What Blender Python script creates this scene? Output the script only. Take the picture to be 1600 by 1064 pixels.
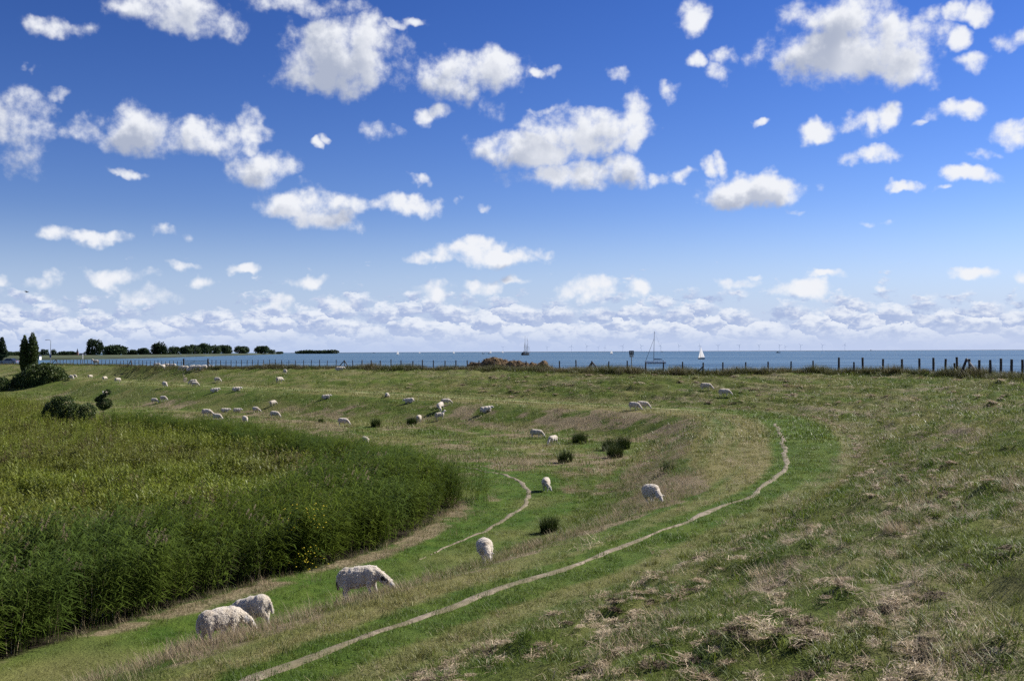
import bpy, bmesh, math, random
import numpy as np
from mathutils import Vector, Matrix, Euler, geometry

for o in list(bpy.data.objects):
    bpy.data.objects.remove(o)
SC = bpy.context.scene
COL = SC.collection
R = math.radians
rng = np.random.default_rng(7)
random.seed(7)

# ------------------------------------------------------------------ camera
F = 1600.0
CAM = Vector((0, 0, 6.5))
cam_rot = (Matrix.Rotation(R(90 + 0.63), 3, 'X') @ Matrix.Rotation(R(-0.23), 3, 'Z'))
cd = bpy.data.cameras.new('camera')
cd.sensor_width = 36; cd.lens = 36
cd.clip_start = 0.1; cd.clip_end = 200000
co = bpy.data.objects.new('camera', cd); COL.objects.link(co)
co.matrix_world = Matrix.Translation(CAM) @ cam_rot.to_4x4()
SC.camera = co

def ray(px, py):
    return (cam_rot @ Vector(((px - 800) / F, (532 - py) / F, -1))).normalized()
def at_z(px, py, z):
    d = ray(px, py); t = (z - CAM.z) / d.z
    return CAM + d * t
def at_y(px, py, y):
    d = ray(px, py); return CAM + d * (y / d.y)

# ------------------------------------------------------------------ light
SUN_AZ, SUN_EL = R(62), R(40)          # clockwise from +Y
sd = Vector((math.sin(SUN_AZ) * math.cos(SUN_EL), math.cos(SUN_AZ) * math.cos(SUN_EL), math.sin(SUN_EL)))
sl = bpy.data.lights.new('sun', 'SUN'); sl.energy = 5.0; sl.angle = R(0.53); sl.color = (1, .95, .87)
so = bpy.data.objects.new('sun', sl); COL.objects.link(so)
so.rotation_euler = sd.to_track_quat('Z', 'Y').to_euler()
EXPO = 0.74
SKY_STRENGTH = 0.09 / 2 ** EXPO
SC.view_settings.view_transform = 'Standard'
SC.view_settings.look = 'None'
SC.view_settings.gamma = 1
SC.view_settings.exposure = EXPO
SC.view_settings.use_curve_mapping = False
SC.cycles.max_bounces = 5
SC.cycles.diffuse_bounces = 2
SC.cycles.transmission_bounces = 4
SC.cycles.transparent_max_bounces = 6
SC.cycles.use_denoising = False
SC.cycles.sample_clamp_indirect = 4
SC.cycles.adaptive_threshold = 0.015

class NT:
    """short hand for building node trees"""
    def __init__(s, tree): s.t = tree; s.L = tree.links
    def n(s, kind, **kw):
        x = s.t.nodes.new(kind)
        for k, v in kw.items(): setattr(x, k, v)
        return x
    def link(s, a, b): s.L.new(a, b)
    def put(s, sock, v):
        if hasattr(v, 'is_output'): s.L.new(v, sock)
        else: sock.default_value = v
    def math(s, op, a, b=None, c=None, clamp=False):
        x = s.n('ShaderNodeMath', operation=op, use_clamp=clamp)
        s.put(x.inputs[0], a)
        if b is not None: s.put(x.inputs[1], b)
        if c is not None: s.put(x.inputs[2], c)
        return x.outputs[0]
    def vec(s, op, a, b=None, scale=None):
        x = s.n('ShaderNodeVectorMath', operation=op)
        s.put(x.inputs[0], a)
        if b is not None: s.put(x.inputs[1], b)
        if scale is not None: s.put(x.inputs['Scale'], scale)
        return x.outputs['Value'] if op in ('DOT_PRODUCT', 'LENGTH', 'DISTANCE') else x.outputs['Vector']
    def noise(s, vec, scale, detail=4, rough=.55, dist=0, out='Fac', dim='3D'):
        x = s.n('ShaderNodeTexNoise', noise_dimensions=dim)
        if vec is not None: s.L.new(vec, x.inputs['Vector'])
        x.inputs['Scale'].default_value = scale; x.inputs['Detail'].default_value = detail
        x.inputs['Roughness'].default_value = rough; x.inputs['Distortion'].default_value = dist
        return x.outputs[out]
    def smooth(s, v, a, b, lo=0., hi=1.):
        x = s.n('ShaderNodeMapRange', interpolation_type='SMOOTHSTEP')
        s.put(x.inputs[0], v); s.put(x.inputs[1], a); s.put(x.inputs[2], b)
        x.inputs[3].default_value = lo; x.inputs[4].default_value = hi
        return x.outputs[0]
    def mix(s, f, a, b, blend='MIX'):
        x = s.n('ShaderNodeMix', data_type='RGBA', blend_type=blend)
        s.put(x.inputs[0], f)
        for sock, v in ((x.inputs[6], a), (x.inputs[7], b)):
            if isinstance(v, tuple) and len(v) == 3: v = (*v, 1)
            s.put(sock, v)
        return x.outputs[2]
    def comb(s, a, b, c=0.):
        x = s.n('ShaderNodeCombineXYZ')
        for i, v in enumerate((a, b, c)): s.put(x.inputs[i], v)
        return x.outputs[0]

# ------------------------------------------------------------------ sky with cumulus
def azel(px, py):
    d = ray(px, py); return math.atan2(d.x, d.y), math.asin(d.z)

CLOUDS = [  # pixel centre, half width, half height, tilt, weight
 (290,22,105,36,0,1.0),(225,8,50,22,0,.8),(480,8,110,26,0,.45),(540,86,94,52,0,1.3),(635,44,36,11,8,.6),(500,120,60,25,0,.9),
 (95,45,66,22,0,.42),(30,200,54,60,0,.9),(92,148,26,14,0,.4),(172,216,56,27,0,.9),(215,195,62,42,0,1.0),(310,218,95,34,0,1.0),(395,200,26,32,20,.75),
 (400,262,56,28,0,.72),(716,116,56,34,0,1.1),(780,112,40,32,0,1.0),(848,112,26,9,15,.55),(675,172,34,17,25,.65),(770,165,22,30,0,.55),
 (592,208,34,17,0,.62),(498,221,17,9,35,.5),(850,230,110,28,0,1.15),(910,205,90,36,0,1.3),(992,195,32,38,-10,1.0),(895,272,90,25,0,1.0),(975,265,45,27,0,1.0),
 (480,318,88,26,0,1.1),(512,345,48,20,0,1.0),(635,322,52,16,0,.95),(128,372,76,15,0,.85),(95,366,34,15,0,.8),(262,358,36,11,0,.6),
 (735,392,50,20,0,1.1),(755,405,112,15,0,1.0),(830,396,36,11,0,.8),(650,285,20,9,0,.7),(712,320,13,7,30,.45),(756,316,18,9,0,.5),
 (1325,78,128,52,0,1.35),(1310,28,82,40,0,1.1),(1420,100,54,32,0,1.1),(1215,100,24,24,0,.7),(1440,40,36,22,30,.55),(1510,20,44,20,10,.85),(1508,68,21,17,0,.8),(1530,101,34,15,0,.8),(1592,62,36,22,15,.8),
 (1080,22,28,28,0,.62),(1092,92,17,18,0,.7),(1134,100,18,36,-25,.66),(970,118,24,13,0,.55),(1298,203,52,20,8,.9),(1370,190,33,23,25,.75),
 (1495,176,48,19,0,.95),(1440,196,15,9,0,.6),(1365,246,50,13,0,.85),(1580,206,40,20,0,1.0),(1182,298,82,22,3,1.15),(1115,264,21,18,25,.7),(1048,280,36,12,8,.6),
 (1508,276,48,15,0,.9),(1411,291,32,9,0,.75),(1460,300,18,6,0,.6),(1255,329,20,7,0,.55),(1372,343,34,7,5,.5),(1150,438,40,11,0,.8),(1176,427,20,6,0,.6),
 (185,433,46,14,0,.85),(320,440,30,13,0,.8),(376,421,28,10,0,.75),(290,416,32,9,0,.5),(475,438,32,11,0,.75),(62,440,40,11,0,.65),(10,432,22,12,0,.65),
 (925,450,42,17,0,.9),(1002,456,26,13,0,.7),(680,462,28,18,0,.7),(755,450,36,14,0,.75),(806,440,24,8,0,.65),(1290,433,32,7,0,.65),(1368,446,16,6,0,.55),
 (1525,433,52,12,0,.75),(1598,436,24,11,0,.7),(1262,452,48,14,0,.7),(1050,140,18,20,0,.35),(860,175,40,8,0,.4),(190,268,36,9,0,.4),(1540,240,40,9,0,.4),(38,97,22,11,-20,.35),(1190,185,14,8,0,.35),
 (230,465,40,18,0,.6),(530,470,36,14,0,.6),(450,470,24,16,0,.6),
]
world = bpy.data.worlds.new('World'); SC.world = world; world.use_nodes = True
wt = world.node_tree; wt.nodes.clear(); N = NT(wt)
world.cycles.sampling_method = 'NONE'

blobs = []
for (cx, cy, rx, ry, tilt, amp) in CLOUDS:      # a tilted cloud is two overlapping puffs
    if tilt:
        big = max(rx, ry); th = R(tilt) + (math.pi / 2 if ry > rx else 0)
        for k in (-.42, .42): blobs.append((cx + k * big * math.cos(th), cy - k * big * math.sin(th), big * .66, min(rx, ry) * 1.0, amp))
    else: blobs.append((cx, cy, rx, ry, amp))
def cloud_group(name, blobs):
  blobs = list(blobs)
  grp = bpy.data.node_groups.new(name, 'ShaderNodeTree')
  grp.interface.new_socket('P', in_out='INPUT', socket_type='NodeSocketVector')
  grp.interface.new_socket('M', in_out='OUTPUT', socket_type='NodeSocketFloat')
  G = NT(grp)
  gi = G.n('NodeGroupInput'); go = G.n('NodeGroupOutput')
  gsep = G.n('ShaderNodeSeparateXYZ'); G.link(gi.outputs[0], gsep.inputs[0])
  AZ3 = G.comb(gsep.outputs[0], gsep.outputs[0], gsep.outputs[0]); EL3 = G.comb(gsep.outputs[1], gsep.outputs[1], gsep.outputs[1])
  def vmad(a, b, c_):
      x = G.n('ShaderNodeVectorMath', operation='MULTIPLY_ADD')
      for i, v in enumerate((a, b, c_)): G.put(x.inputs[i], v)
      return x.outputs[0]
  while len(blobs) % 3: blobs.append(blobs[-1])
  acc = None
  for i in range(0, len(blobs), 3):                # three puffs at a time, one per vector component
      ku, ou, kv, ov, am = [], [], [], [], []
      for (cx, cy, rx, ry, amp) in blobs[i:i + 3]:
          a0, e0 = azel(cx, cy)
          kk = 1.04 if rx > 58 else 1.16
          sx = abs(azel(cx + rx, cy)[0] - azel(cx - rx, cy)[0]) / 2 * kk / .95
          sy = abs(azel(cx, cy - ry)[1] - azel(cx, cy + ry)[1]) / 2 * kk / .95
          ku.append(1 / sx); ou.append(-a0 / sx); kv.append(1 / sy); ov.append(-e0 / sy); am.append(-(amp * .75 + .30))
      U = vmad(AZ3, tuple(ku), tuple(ou)); w1 = vmad(U, U, tuple(am))
      V_ = vmad(EL3, tuple(kv), tuple(ov)); w2 = vmad(V_, V_, w1)
      acc = w2 if acc is None else G.vec('MINIMUM', acc, w2)
  gs2 = G.n('ShaderNodeSeparateXYZ'); G.link(acc, gs2.inputs[0])
  mn = G.math('MINIMUM', G.math('MINIMUM', gs2.outputs[0], gs2.outputs[1]), gs2.outputs[2])
  G.link(G.math('MAXIMUM', G.math('MULTIPLY', mn, -1.), -1.6), go.inputs[0])
  return grp
grp = cloud_group('cloud_field', blobs)
grp_big = cloud_group('cloud_mass', [b_ for b_ in blobs if b_[2] * b_[3] > 1000])
tc = N.n('ShaderNodeTexCoord'); D = N.vec('NORMALIZE', tc.outputs['Generated'])
sep = N.n('ShaderNodeSeparateXYZ'); N.link(D, sep.inputs[0])
az = N.math('ARCTAN2', sep.outputs[0], sep.outputs[1])
el = N.math('ARCSINE', sep.outputs[2])
P = N.comb(az, el)
warp = N.vec('SUBTRACT', N.noise(P, 17, 4, .6, out='Color', dim='2D'), (.5, .5, 0))
Pw = N.vec('ADD', P, N.vec('SCALE', warp, scale=.036))
g = N.n('ShaderNodeGroup'); g.node_tree = grp; N.link(Pw, g.inputs[0]); Mf = g.outputs[0]
nz1 = N.noise(P, 30, 8, .57, dim='2D')
dens = N.math('MULTIPLY_ADD', N.math('SUBTRACT', nz1, .52), 2.6, Mf)
OFS = (.008, .016, 0)
gb_ = N.n('ShaderNodeGroup'); gb_.node_tree = grp_big; N.link(N.vec('ADD', Pw, OFS), gb_.inputs[0])
dens_s = N.math('MULTIPLY_ADD', N.math('SUBTRACT', N.noise(N.vec('ADD', P, (.005, .008, 0)), 30, 5, .57, dim='2D'), .47), 2.6, gb_.outputs[0])
# cumulus in the rest of the sky, on a flat layer
zz = N.math('ADD', N.math('MAXIMUM', sep.outputs[2], 0), .12)
PL = N.comb(N.math('DIVIDE', sep.outputs[0], zz), N.math('DIVIDE', sep.outputs[1], zz))
out_az = N.smooth(N.math('ABSOLUTE', az), .50, .60)
out_el = N.smooth(el, .36, .44)
outside = N.math('MULTIPLY', N.math('MAXIMUM', out_az, out_el), N.smooth(el, .05, .12))
gen = N.math('MULTIPLY', N.math('SUBTRACT', N.noise(PL, 1.6, 5, .58, dim='2D'), .53), 7.0)
gen = N.math('ADD', gen, N.math('MULTIPLY_ADD', outside, 6.0, -6.0))
dens_all = N.math('MAXIMUM', dens, gen)
alpha = N.math('POWER', N.smooth(dens_all, -.08, 1.0), 1.25)
thick = N.smooth(N.math('MAXIMUM', dens_s, gen), .05, 1.35)
tone = N.noise(P, 13, 2, .5, dim='2D')
shade = N.math('MULTIPLY', thick, N.smooth(tone, .25, .60, .45, 1.), clamp=True)
K = 1 / (SKY_STRENGTH * 2 ** EXPO)      # display white in sky units
white = tuple(v * K for v in (.88, .90, .95)); grey = tuple(v * K for v in (.42, .47, .60))
ccol = N.mix(shade, white, grey)
# horizon bank of small cumulus
PB = N.comb(az, N.math('MULTIPLY', el, 1.9))
nbc = N.noise(PB, 70, 5, .62, out='Color', dim='2D')
nbs = N.n('ShaderNodeSeparateXYZ'); N.link(nbc, nbs.inputs[0])
PV = N.vec('ADD', PB, N.vec('SCALE', N.vec('SUBTRACT', nbc, (.5, .5, 0)), scale=.022))
vo = N.n('ShaderNodeTexVoronoi', voronoi_dimensions='2D', feature='F1'); vo.inputs['Scale'].default_value = 34
N.link(PV, vo.inputs['Vector'])
lc = N.vec('SUBTRACT', PV, vo.outputs['Position'])
lcs = N.n('ShaderNodeSeparateXYZ'); N.link(lc, lcs.inputs[0])
top = N.math('MULTIPLY_ADD', N.noise(PB, 7, 2, .5, dim='2D'), .060, .022)
puff = N.math('MULTIPLY_ADD', N.math('SUBTRACT', nbs.outputs[0], .5), 1.6, N.math('MULTIPLY_ADD', vo.outputs['Distance'], -1., .62))
cov = N.math('ADD', puff, N.smooth(N.math('SUBTRACT', el, top), -.036, .026, .55, -.60))
balpha = N.math('MULTIPLY', N.math('MULTIPLY', N.smooth(cov, .0, .60), N.smooth(el, .0, .030, .30, .94)), N.smooth(el, .075, .10, 1., 0.))
lit = N.math('ADD', N.math('MULTIPLY', lcs.outputs[1], 34.), N.math('MULTIPLY_ADD', nbs.outputs[1], 1.3, -.65))
blight = N.math('ADD', N.smooth(lit, -.45, .40), N.math('MULTIPLY', lcs.outputs[0], 9.), clamp=True)
bcol = N.mix(blight, tuple(v * K for v in (.40, .49, .73)), tuple(v * K for v in (.84, .88, .96)))
bcol = N.mix(N.smooth(el, .0, .028, .85, 0.), bcol, tuple(v * K for v in (.55, .64, .85)))
# clear sky
sky = N.n('ShaderNodeTexSky', sky_type='NISHITA'); sky.sun_disc = False
sky.sun_elevation = SUN_EL; sky.sun_rotation = SUN_AZ
sky.air_density = 1.0; sky.dust_density = .0; sky.ozone_density = 2.0; sky.altitude = 0
hs = N.n('ShaderNodeHueSaturation'); hs.inputs['Saturation'].default_value = 1.22; hs.inputs['Value'].default_value = 1.0
N.link(sky.outputs[0], hs.inputs['Color'])
gam = N.n('ShaderNodeGamma'); gam.inputs[1].default_value = 1.5       # contrast and cool balance of the photograph
N.link(N.mix(1., hs.outputs[0], tuple(v * .09 for v in (.80, .97, 1.28)), 'MULTIPLY'), gam.inputs[0])
clear = N.mix(1., gam.outputs[0], tuple(v * K for v in (2.05, 1.24, 1.06)), "MULTIPLY")
clear = N.mix(N.smooth(el, -.01, .14, .90, 0.), clear, tuple(v * K for v in (.42, .58, .89)))       # pale air low down
c = N.mix(balpha, clear, bcol)
c = N.mix(alpha, c, ccol)
bg = N.n('ShaderNodeBackground'); bg.inputs['Strength'].default_value = SKY_STRENGTH
N.link(c, bg.inputs['Color'])
wo = N.n('ShaderNodeOutputWorld'); N.link(bg.outputs[0], wo.inputs[0])

# ------------------------------------------------------------------ helpers
def tag(o, label=None, cat=None, group=None, kind=None):
    if label: o['label'] = label
    if cat: o['category'] = cat
    if group: o['group'] = group
    if kind: o['kind'] = kind
    return o
def empty(name, loc, rz=0):
    o = bpy.data.objects.new(name, None); COL.objects.link(o)
    o.location = loc; o.rotation_euler.z = rz; o.empty_display_size = .2
    return o
def link_mesh(name, me, m=None, parent=None, loc=None):
    o = bpy.data.objects.new(name, me); COL.objects.link(o)
    if m is not None and not me.materials: me.materials.append(m)
    if parent: o.parent = parent
    if loc is not None: o.location = loc
    return o
def mesh_np(name, V, Fq, smooth=False):
    """fast mesh from numpy: V (n,3), Fq (m,k)"""
    V = np.asarray(V, np.float32); Fq = np.asarray(Fq, np.int32)
    me = bpy.data.meshes.new(name)
    k = Fq.shape[1]
    me.vertices.add(len(V)); me.vertices.foreach_set('co', V.ravel())
    me.loops.add(Fq.size); me.loops.foreach_set('vertex_index', Fq.ravel())
    me.polygons.add(len(Fq)); me.polygons.foreach_set('loop_start', np.arange(len(Fq), dtype=np.int32) * k)
    if smooth: me.polygons.foreach_set('use_smooth', np.ones(len(Fq), bool))
    me.update(calc_edges=True); me.validate()
    return me
class MB:
    """collects simple shapes in one bmesh"""
    def __init__(s): s.bm = bmesh.new()
    def box(s, c, size, rot=None, taper=1.0):
        m = Matrix.Translation(c) @ (rot.to_4x4() if rot is not None else Matrix()) @ Matrix.Diagonal((*size, 1))
        r = bmesh.ops.create_cube(s.bm, size=1)
        for v in r['verts']:
            if taper != 1 and v.co.z > 0: v.co.x *= taper; v.co.y *= taper
            v.co = m @ v.co
        return s
    def bar(s, a, b, r0, r1=None, n=6):
        a, b = Vector(a), Vector(b); d = b - a
        if r1 is None: r1 = r0
        m = Matrix.Translation((a + b) / 2) @ d.to_track_quat('Z', 'Y').to_matrix().to_4x4()
        bmesh.ops.create_cone(s.bm, cap_ends=True, segments=n, radius1=r0, radius2=max(r1, 1e-4), depth=d.length, matrix=m)
        return s
    def ball(s, c, r, sub=2):
        r = r if hasattr(r, '__len__') else (r, r, r)
        bmesh.ops.create_icosphere(s.bm, subdivisions=sub, radius=1, matrix=Matrix.Translation(c) @ Matrix.Diagonal((*r, 1)))
        return s
    def poly(s, pts, thick=None):
        vs = [s.bm.verts.new(p) for p in pts]; f = s.bm.faces.new(vs)
        if thick is not None:
            r = bmesh.ops.extrude_face_region(s.bm, geom=[f])
            bmesh.ops.translate(s.bm, verts=[g for g in r['geom'] if isinstance(g, bmesh.types.BMVert)], vec=thick)
        return s
    def loft(s, rings, cap=True):
        vr = [[s.bm.verts.new(p) for p in ring] for ring in rings]
        n = len(rings[0])
        for a, b in zip(vr[:-1], vr[1:]):
            for i in range(n): s.bm.faces.new((a[i], a[(i + 1) % n], b[(i + 1) % n], b[i]))
        if cap: s.bm.faces.new(vr[0][::-1]); s.bm.faces.new(vr[-1])
        return s
    def mesh(s, name, smooth=False):
        bmesh.ops.recalc_face_normals(s.bm, faces=s.bm.faces)
        me = bpy.data.meshes.new(name); s.bm.to_mesh(me); s.bm.free()
        if smooth:
            for p in me.polygons: p.use_smooth = True
        return me
    def build(s, name, m, parent=None, smooth=False, loc=None):
        return link_mesh(name, s.mesh(name, smooth), m, parent, loc)

# numpy noise
def _hash(ix, iy, seed):
    h = (ix.astype(np.int64) * 374761393 + iy.astype(np.int64) * 668265263 + seed * 1442695041) & 0x7fffffff
    h = ((h ^ (h >> 13)) * 1274126177) & 0x7fffffff
    return ((h ^ (h >> 16)) & 0xffff) / 65535.0
def vnoise(x, y, seed=0):
    ix, iy = np.floor(x), np.floor(y); fx, fy = x - ix, y - iy
    fx = fx * fx * (3 - 2 * fx); fy = fy * fy * (3 - 2 * fy)
    a = _hash(ix, iy, seed); b = _hash(ix + 1, iy, seed); c_ = _hash(ix, iy + 1, seed); d = _hash(ix + 1, iy + 1, seed)
    return (a * (1 - fx) + b * fx) * (1 - fy) + (c_ * (1 - fx) + d * fx) * fy
def fbm(x, y, octv=4, seed=0):
    t = 0; amp = .5; nrm = 0
    for i in range(octv):
        t = t + amp * vnoise(x * 2 ** i, y * 2 ** i, seed + i * 17); nrm += amp; amp *= .5
    return t / nrm
def sstep(a, b, x):
    t = np.clip((x - a) / (b - a), 0, 1); return t * t * (3 - 2 * t)

def catmull(pts, n=8):
    P_ = [Vector(p[:2]) for p in pts]; out = []
    for i in range(len(P_) - 1):
        p0 = P_[max(i - 1, 0)]; p1 = P_[i]; p2 = P_[i + 1]; p3 = P_[min(i + 2, len(P_) - 1)]
        for k in range(n):
            t = k / n
            out.append(.5 * ((2 * p1) + (p2 - p0) * t + (2 * p0 - 5 * p1 + 4 * p2 - p3) * t * t + (3 * p1 - p0 - 3 * p2 + p3) * t ** 3))
    out.append(P_[-1])
    return np.array([[p.x, p.y] for p in out])
def sdist(x, y, L):
    """signed distance (positive on the right of the line) and arc length of the nearest point"""
    x = np.asarray(x, float); y = np.asarray(y, float)
    best = np.full(x.shape, 1e18); sgn = np.ones(x.shape); tt = np.zeros(x.shape); acc_ = 0
    if x.size > 20000:                      # thin the line out for points far away
        far = np.hypot(x, y) > 420
        if far.any() and not far.all():
            s1, t1 = sdist(x[~far], y[~far], L); s2, t2 = sdist(x[far], y[far], L)
            s_, t_ = np.empty(x.shape), np.empty(x.shape); s_[~far] = s1; s_[far] = s2; t_[~far] = t1; t_[far] = t2
            return s_, t_
        if far.all(): L = np.concatenate([L[:-1:6], L[-1:]])
    for (ax, ay), (bx, by) in zip(L[:-1], L[1:]):
        dx, dy = bx - ax, by - ay; l2 = dx * dx + dy * dy; ln = math.sqrt(l2)
        u = np.clip(((x - ax) * dx + (y - ay) * dy) / l2, 0, 1)
        d = (x - ax - u * dx) ** 2 + (y - ay - u * dy) ** 2
        cr = (x - ax) * dy - (y - ay) * dx
        m = d < best
        best = np.where(m, d, best); sgn = np.where(m, np.where(cr >= 0, 1, -1), sgn); tt = np.where(m, acc_ + u * ln, tt)
        acc_ += ln
    return np.sqrt(best) * sgn, tt

# ------------------------------------------------------------------ lie of the land
def P2(lst, z): return [tuple(at_z(px, py, z)[:2]) for px, py in lst]
BERM_PX = [(400,1060),(640,970),(800,915),(900,885),(1000,845),(1100,805),(1180,770),(1222,738),(1226,705),(1210,662)]
BERM_PX2 = [(1150,646,1.0),(1000,637,1.0),(700,622,1.1),(400,607,1.5),(200,597,1.5),(120,591,1.5)]
berm_near = P2(BERM_PX, 1.0); berm_far = [tuple(at_z(*q)[:2]) for q in BERM_PX2]
BERM = catmull([(-1500,-2500),(-150,-225),(-45,-48),(-13,2)] + berm_near + berm_far + [(-250,300),(-700,560),(-3000,1700)], 6)
FENCE_PX = [(1600,593),(1560,590.3),(1500,588),(1450,586.5),(1400,585.3),(1300,584.3),(1200,584),(1100,584),(1000,583),(900,581),(800,579.3),(700,578),(600,577),(500,576),(400,575.3),(300,574.8),(200,572),(100,569.8)]
CREST = 3.9
fence_pts = P2(FENCE_PX, CREST)
FENCE = catmull([(-1500,-2750),(-120,-300),(0,-80),(14,-25),(25,8),(35,32),(43,58)] + fence_pts + [(-255,326),(-710,592),(-3000,1745)], 6)

def land(x, y, micro=True):
    x = np.asarray(x, float); y = np.asarray(y, float)
    s, t = sdist(x, y, BERM); sf, tf = sdist(x, y, FENCE)
    r = np.hypot(x, y)
    C = CREST + 1.0 * np.exp(-(r / 38) ** 2)
    ob = 2.2 + 2.2 * sstep(40, 65, r) - 1.5 * sstep(80, 130, r)
    ib = 1.1 + 3.4 * sstep(38, 60, r) - 1.5 * sstep(80, 130, r)
    e = 2.7 - 1.5 * sstep(35, 105, r)
    a = np.maximum(s - ob, 0); b = np.maximum(-sf, 0)
    q = a / np.maximum(a + b, 1e-6)
    zb = 1 + .5 * sstep(105, 140, r)
    slope = zb + (C - zb) * (1 - (1 - q) ** e)
    bw = 7.0 - 1.5 * sstep(40, 60, r) + 4.0 * sstep(80, 120, r)
    inner = zb - (zb + .9) * sstep(ib, ib + bw, -s)
    z = np.where(s > ob, slope, np.where(s < -ib, inner, zb))
    beyond = C - np.maximum(sf - 2.5, 0) * .36
    z = np.where(sf > 0, np.maximum(beyond, -4), z)
    if micro and (r < 600).any():
        if x.size > 20000 and (r >= 600).any():
            m_ = r < 600; z[m_] = land(x[m_], y[m_]); return z
        fade = 1 / (1 + (r / 250) ** 2)
        on = sstep(.5, 4.0, np.abs(s)) * .94 + .06
        z = z + fade * on * ((fbm(x / 2.6, y / 2.6, 3, 5) - .5) * .20 + (fbm(x / .8, y / .8, 2, 9) - .5) * .09)
        terr = (s > ob) & (sf < 0)
        hum = np.maximum(fbm(x / .95, y / .95, 2, 19) - .52, 0) * .85
        z = z + np.where(s > ob + .5, hum * fade * sstep(.5, 2.5, s - ob) * (sf < -.5), 0)
        z = z + np.where(terr, (fbm(t / 6, s / .8, 3, 31) - .5) * (.20 + .42 * sstep(40, 70, r)) * fade * sstep(0, 3, s - ob) * (1 - .7 * sstep(-30, -75, x)), 0)
    return z
def land1(x, y): return float(land(np.array([x]), np.array([y]))[0])
def on_ground(px, py):
    """point where the ray through a pixel meets the land"""
    d = np.array(ray(px, py)); ts = np.geomspace(4, 600, 2600)
    xs, ys, zs = d[0] * ts, d[1] * ts, CAM.z + d[2] * ts
    g = land(xs, ys, False); k = np.argmax(zs < g + .03)
    if not (zs < g + .03).any(): k = len(ts) - 1
    return Vector((xs[k], ys[k], land1(xs[k], ys[k])))

# lower meadow path and reed bed outline
MEADOW = -0.9
LOWP = catmull(P2([(-60,1085),(30,1052),(110,1026),(200,1000),(300,975),(400,948),(500,922),(560,905)], -.85) + P2([(640,880),(700,852),(760,826),(800,803),(822,780),(820,762),(800,745),(760,737),(710,728)], MEADOW), 8)
RFRONT = P2([(-420,1165),(-200,1095),(0,1030),(100,1003),(200,970),(300,940),(400,911),(480,891),(560,868),(640,838),(684,810),(706,784)], MEADOW)
RBACK = P2([(672,716),(648,703),(600,690),(540,682),(480,673),(400,660),(330,650),(250,643),(180,636),(120,622),(60,612),(0,610)], 1.3) + [(-140,175),(-210,190)]
REEDPOLY = np.array(RFRONT + RBACK)
RF = catmull(RFRONT, 4); RB = np.array(RBACK[:-2])
def inside(x, y, poly):
    ins = np.zeros(x.shape, bool); n = len(poly)
    for i in range(n):
        ax, ay = poly[i]; bx, by = poly[(i + 1) % n]
        if ay == by: continue
        cond = ((ay > y) != (by > y)) & (x < (bx - ax) * (y - ay) / (by - ay) + ax)
        ins ^= cond
    return ins

# ------------------------------------------------------------------ materials
MATS = {}
def mat(name, col, rough=.8, var=.25, scale=4., col2=None, bump=0, metal=0, spec=.3, rand=0.):
    if name in MATS: return MATS[name]
    m = bpy.data.materials.new(name); m.use_nodes = True; t = NT(m.node_tree)
    b = m.node_tree.nodes['Principled BSDF']
    tcn = t.n('ShaderNodeTexCoord')
    nz = t.noise(tcn.outputs['Object'], scale, 5, .6)
    c2 = col2 if col2 else tuple(v * (1 - var) for v in col)
    cc = t.mix(t.smooth(nz, .3, .7), c2, col)
    t.link(cc, b.inputs['Base Color'])
    b.inputs['Roughness'].default_value = rough; b.inputs['Metallic'].default_value = metal
    b.inputs['Specular IOR Level'].default_value = spec
    if bump:
        bp = t.n('ShaderNodeBump'); bp.inputs['Strength'].default_value = bump; bp.inputs['Distance'].default_value = .02
        t.link(nz, bp.inputs['Height']); t.link(bp.outputs[0], b.inputs['Normal'])
    MATS[name] = m; return m
def leaf_mat(name, c1, c2, c3=None, rough=.5, transl=.35, spec=.25, patch=.08, patch_amt=.5, tint=None):
    """foliage: colour varies per instance, per place and along nothing else; part of the light passes through"""
    if name in MATS: return MATS[name]
    m = bpy.data.materials.new(name); m.use_nodes = True; t = NT(m.node_tree); nt = m.node_tree
    b = nt.nodes['Principled BSDF']; out = nt.nodes['Material Output']
    oi = t.n('ShaderNodeObjectInfo'); geo = t.n('ShaderNodeNewGeometry')
    cc = t.mix(oi.outputs['Random'], c1, c2)
    if c3:
        nz = t.noise(geo.outputs['Position'], patch, 3, .6)
        cc = t.mix(t.math('MULTIPLY', t.smooth(nz, .42, .62), patch_amt), cc, c3)
    if tint:                                     # place-bound colour stored on the scattered points (mown bands, parched turf)
        at_ = t.n('ShaderNodeAttribute'); at_.attribute_type = 'INSTANCER'; at_.attribute_name = 'tint'
        cc = t.mix(at_.outputs['Fac'], cc, tint)
    ri = t.math('MULTIPLY_ADD', geo.outputs['Random Per Island'], .8, .6)
    cc = t.mix(1., cc, t.comb(ri, ri, ri), 'MULTIPLY')
    t.link(cc, b.inputs['Base Color']); b.inputs['Roughness'].default_value = rough
    b.inputs['Specular IOR Level'].default_value = spec
    tr = t.n('ShaderNodeBsdfTranslucent'); t.link(cc, tr.inputs['Color'])
    ms = t.n('ShaderNodeMixShader'); ms.inputs[0].default_value = transl
    t.link(b.outputs[0], ms.inputs[1]); t.link(tr.outputs[0], ms.inputs[2]); t.link(ms.outputs[0], out.inputs['Surface'])
    MATS[name] = m; return m

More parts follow.
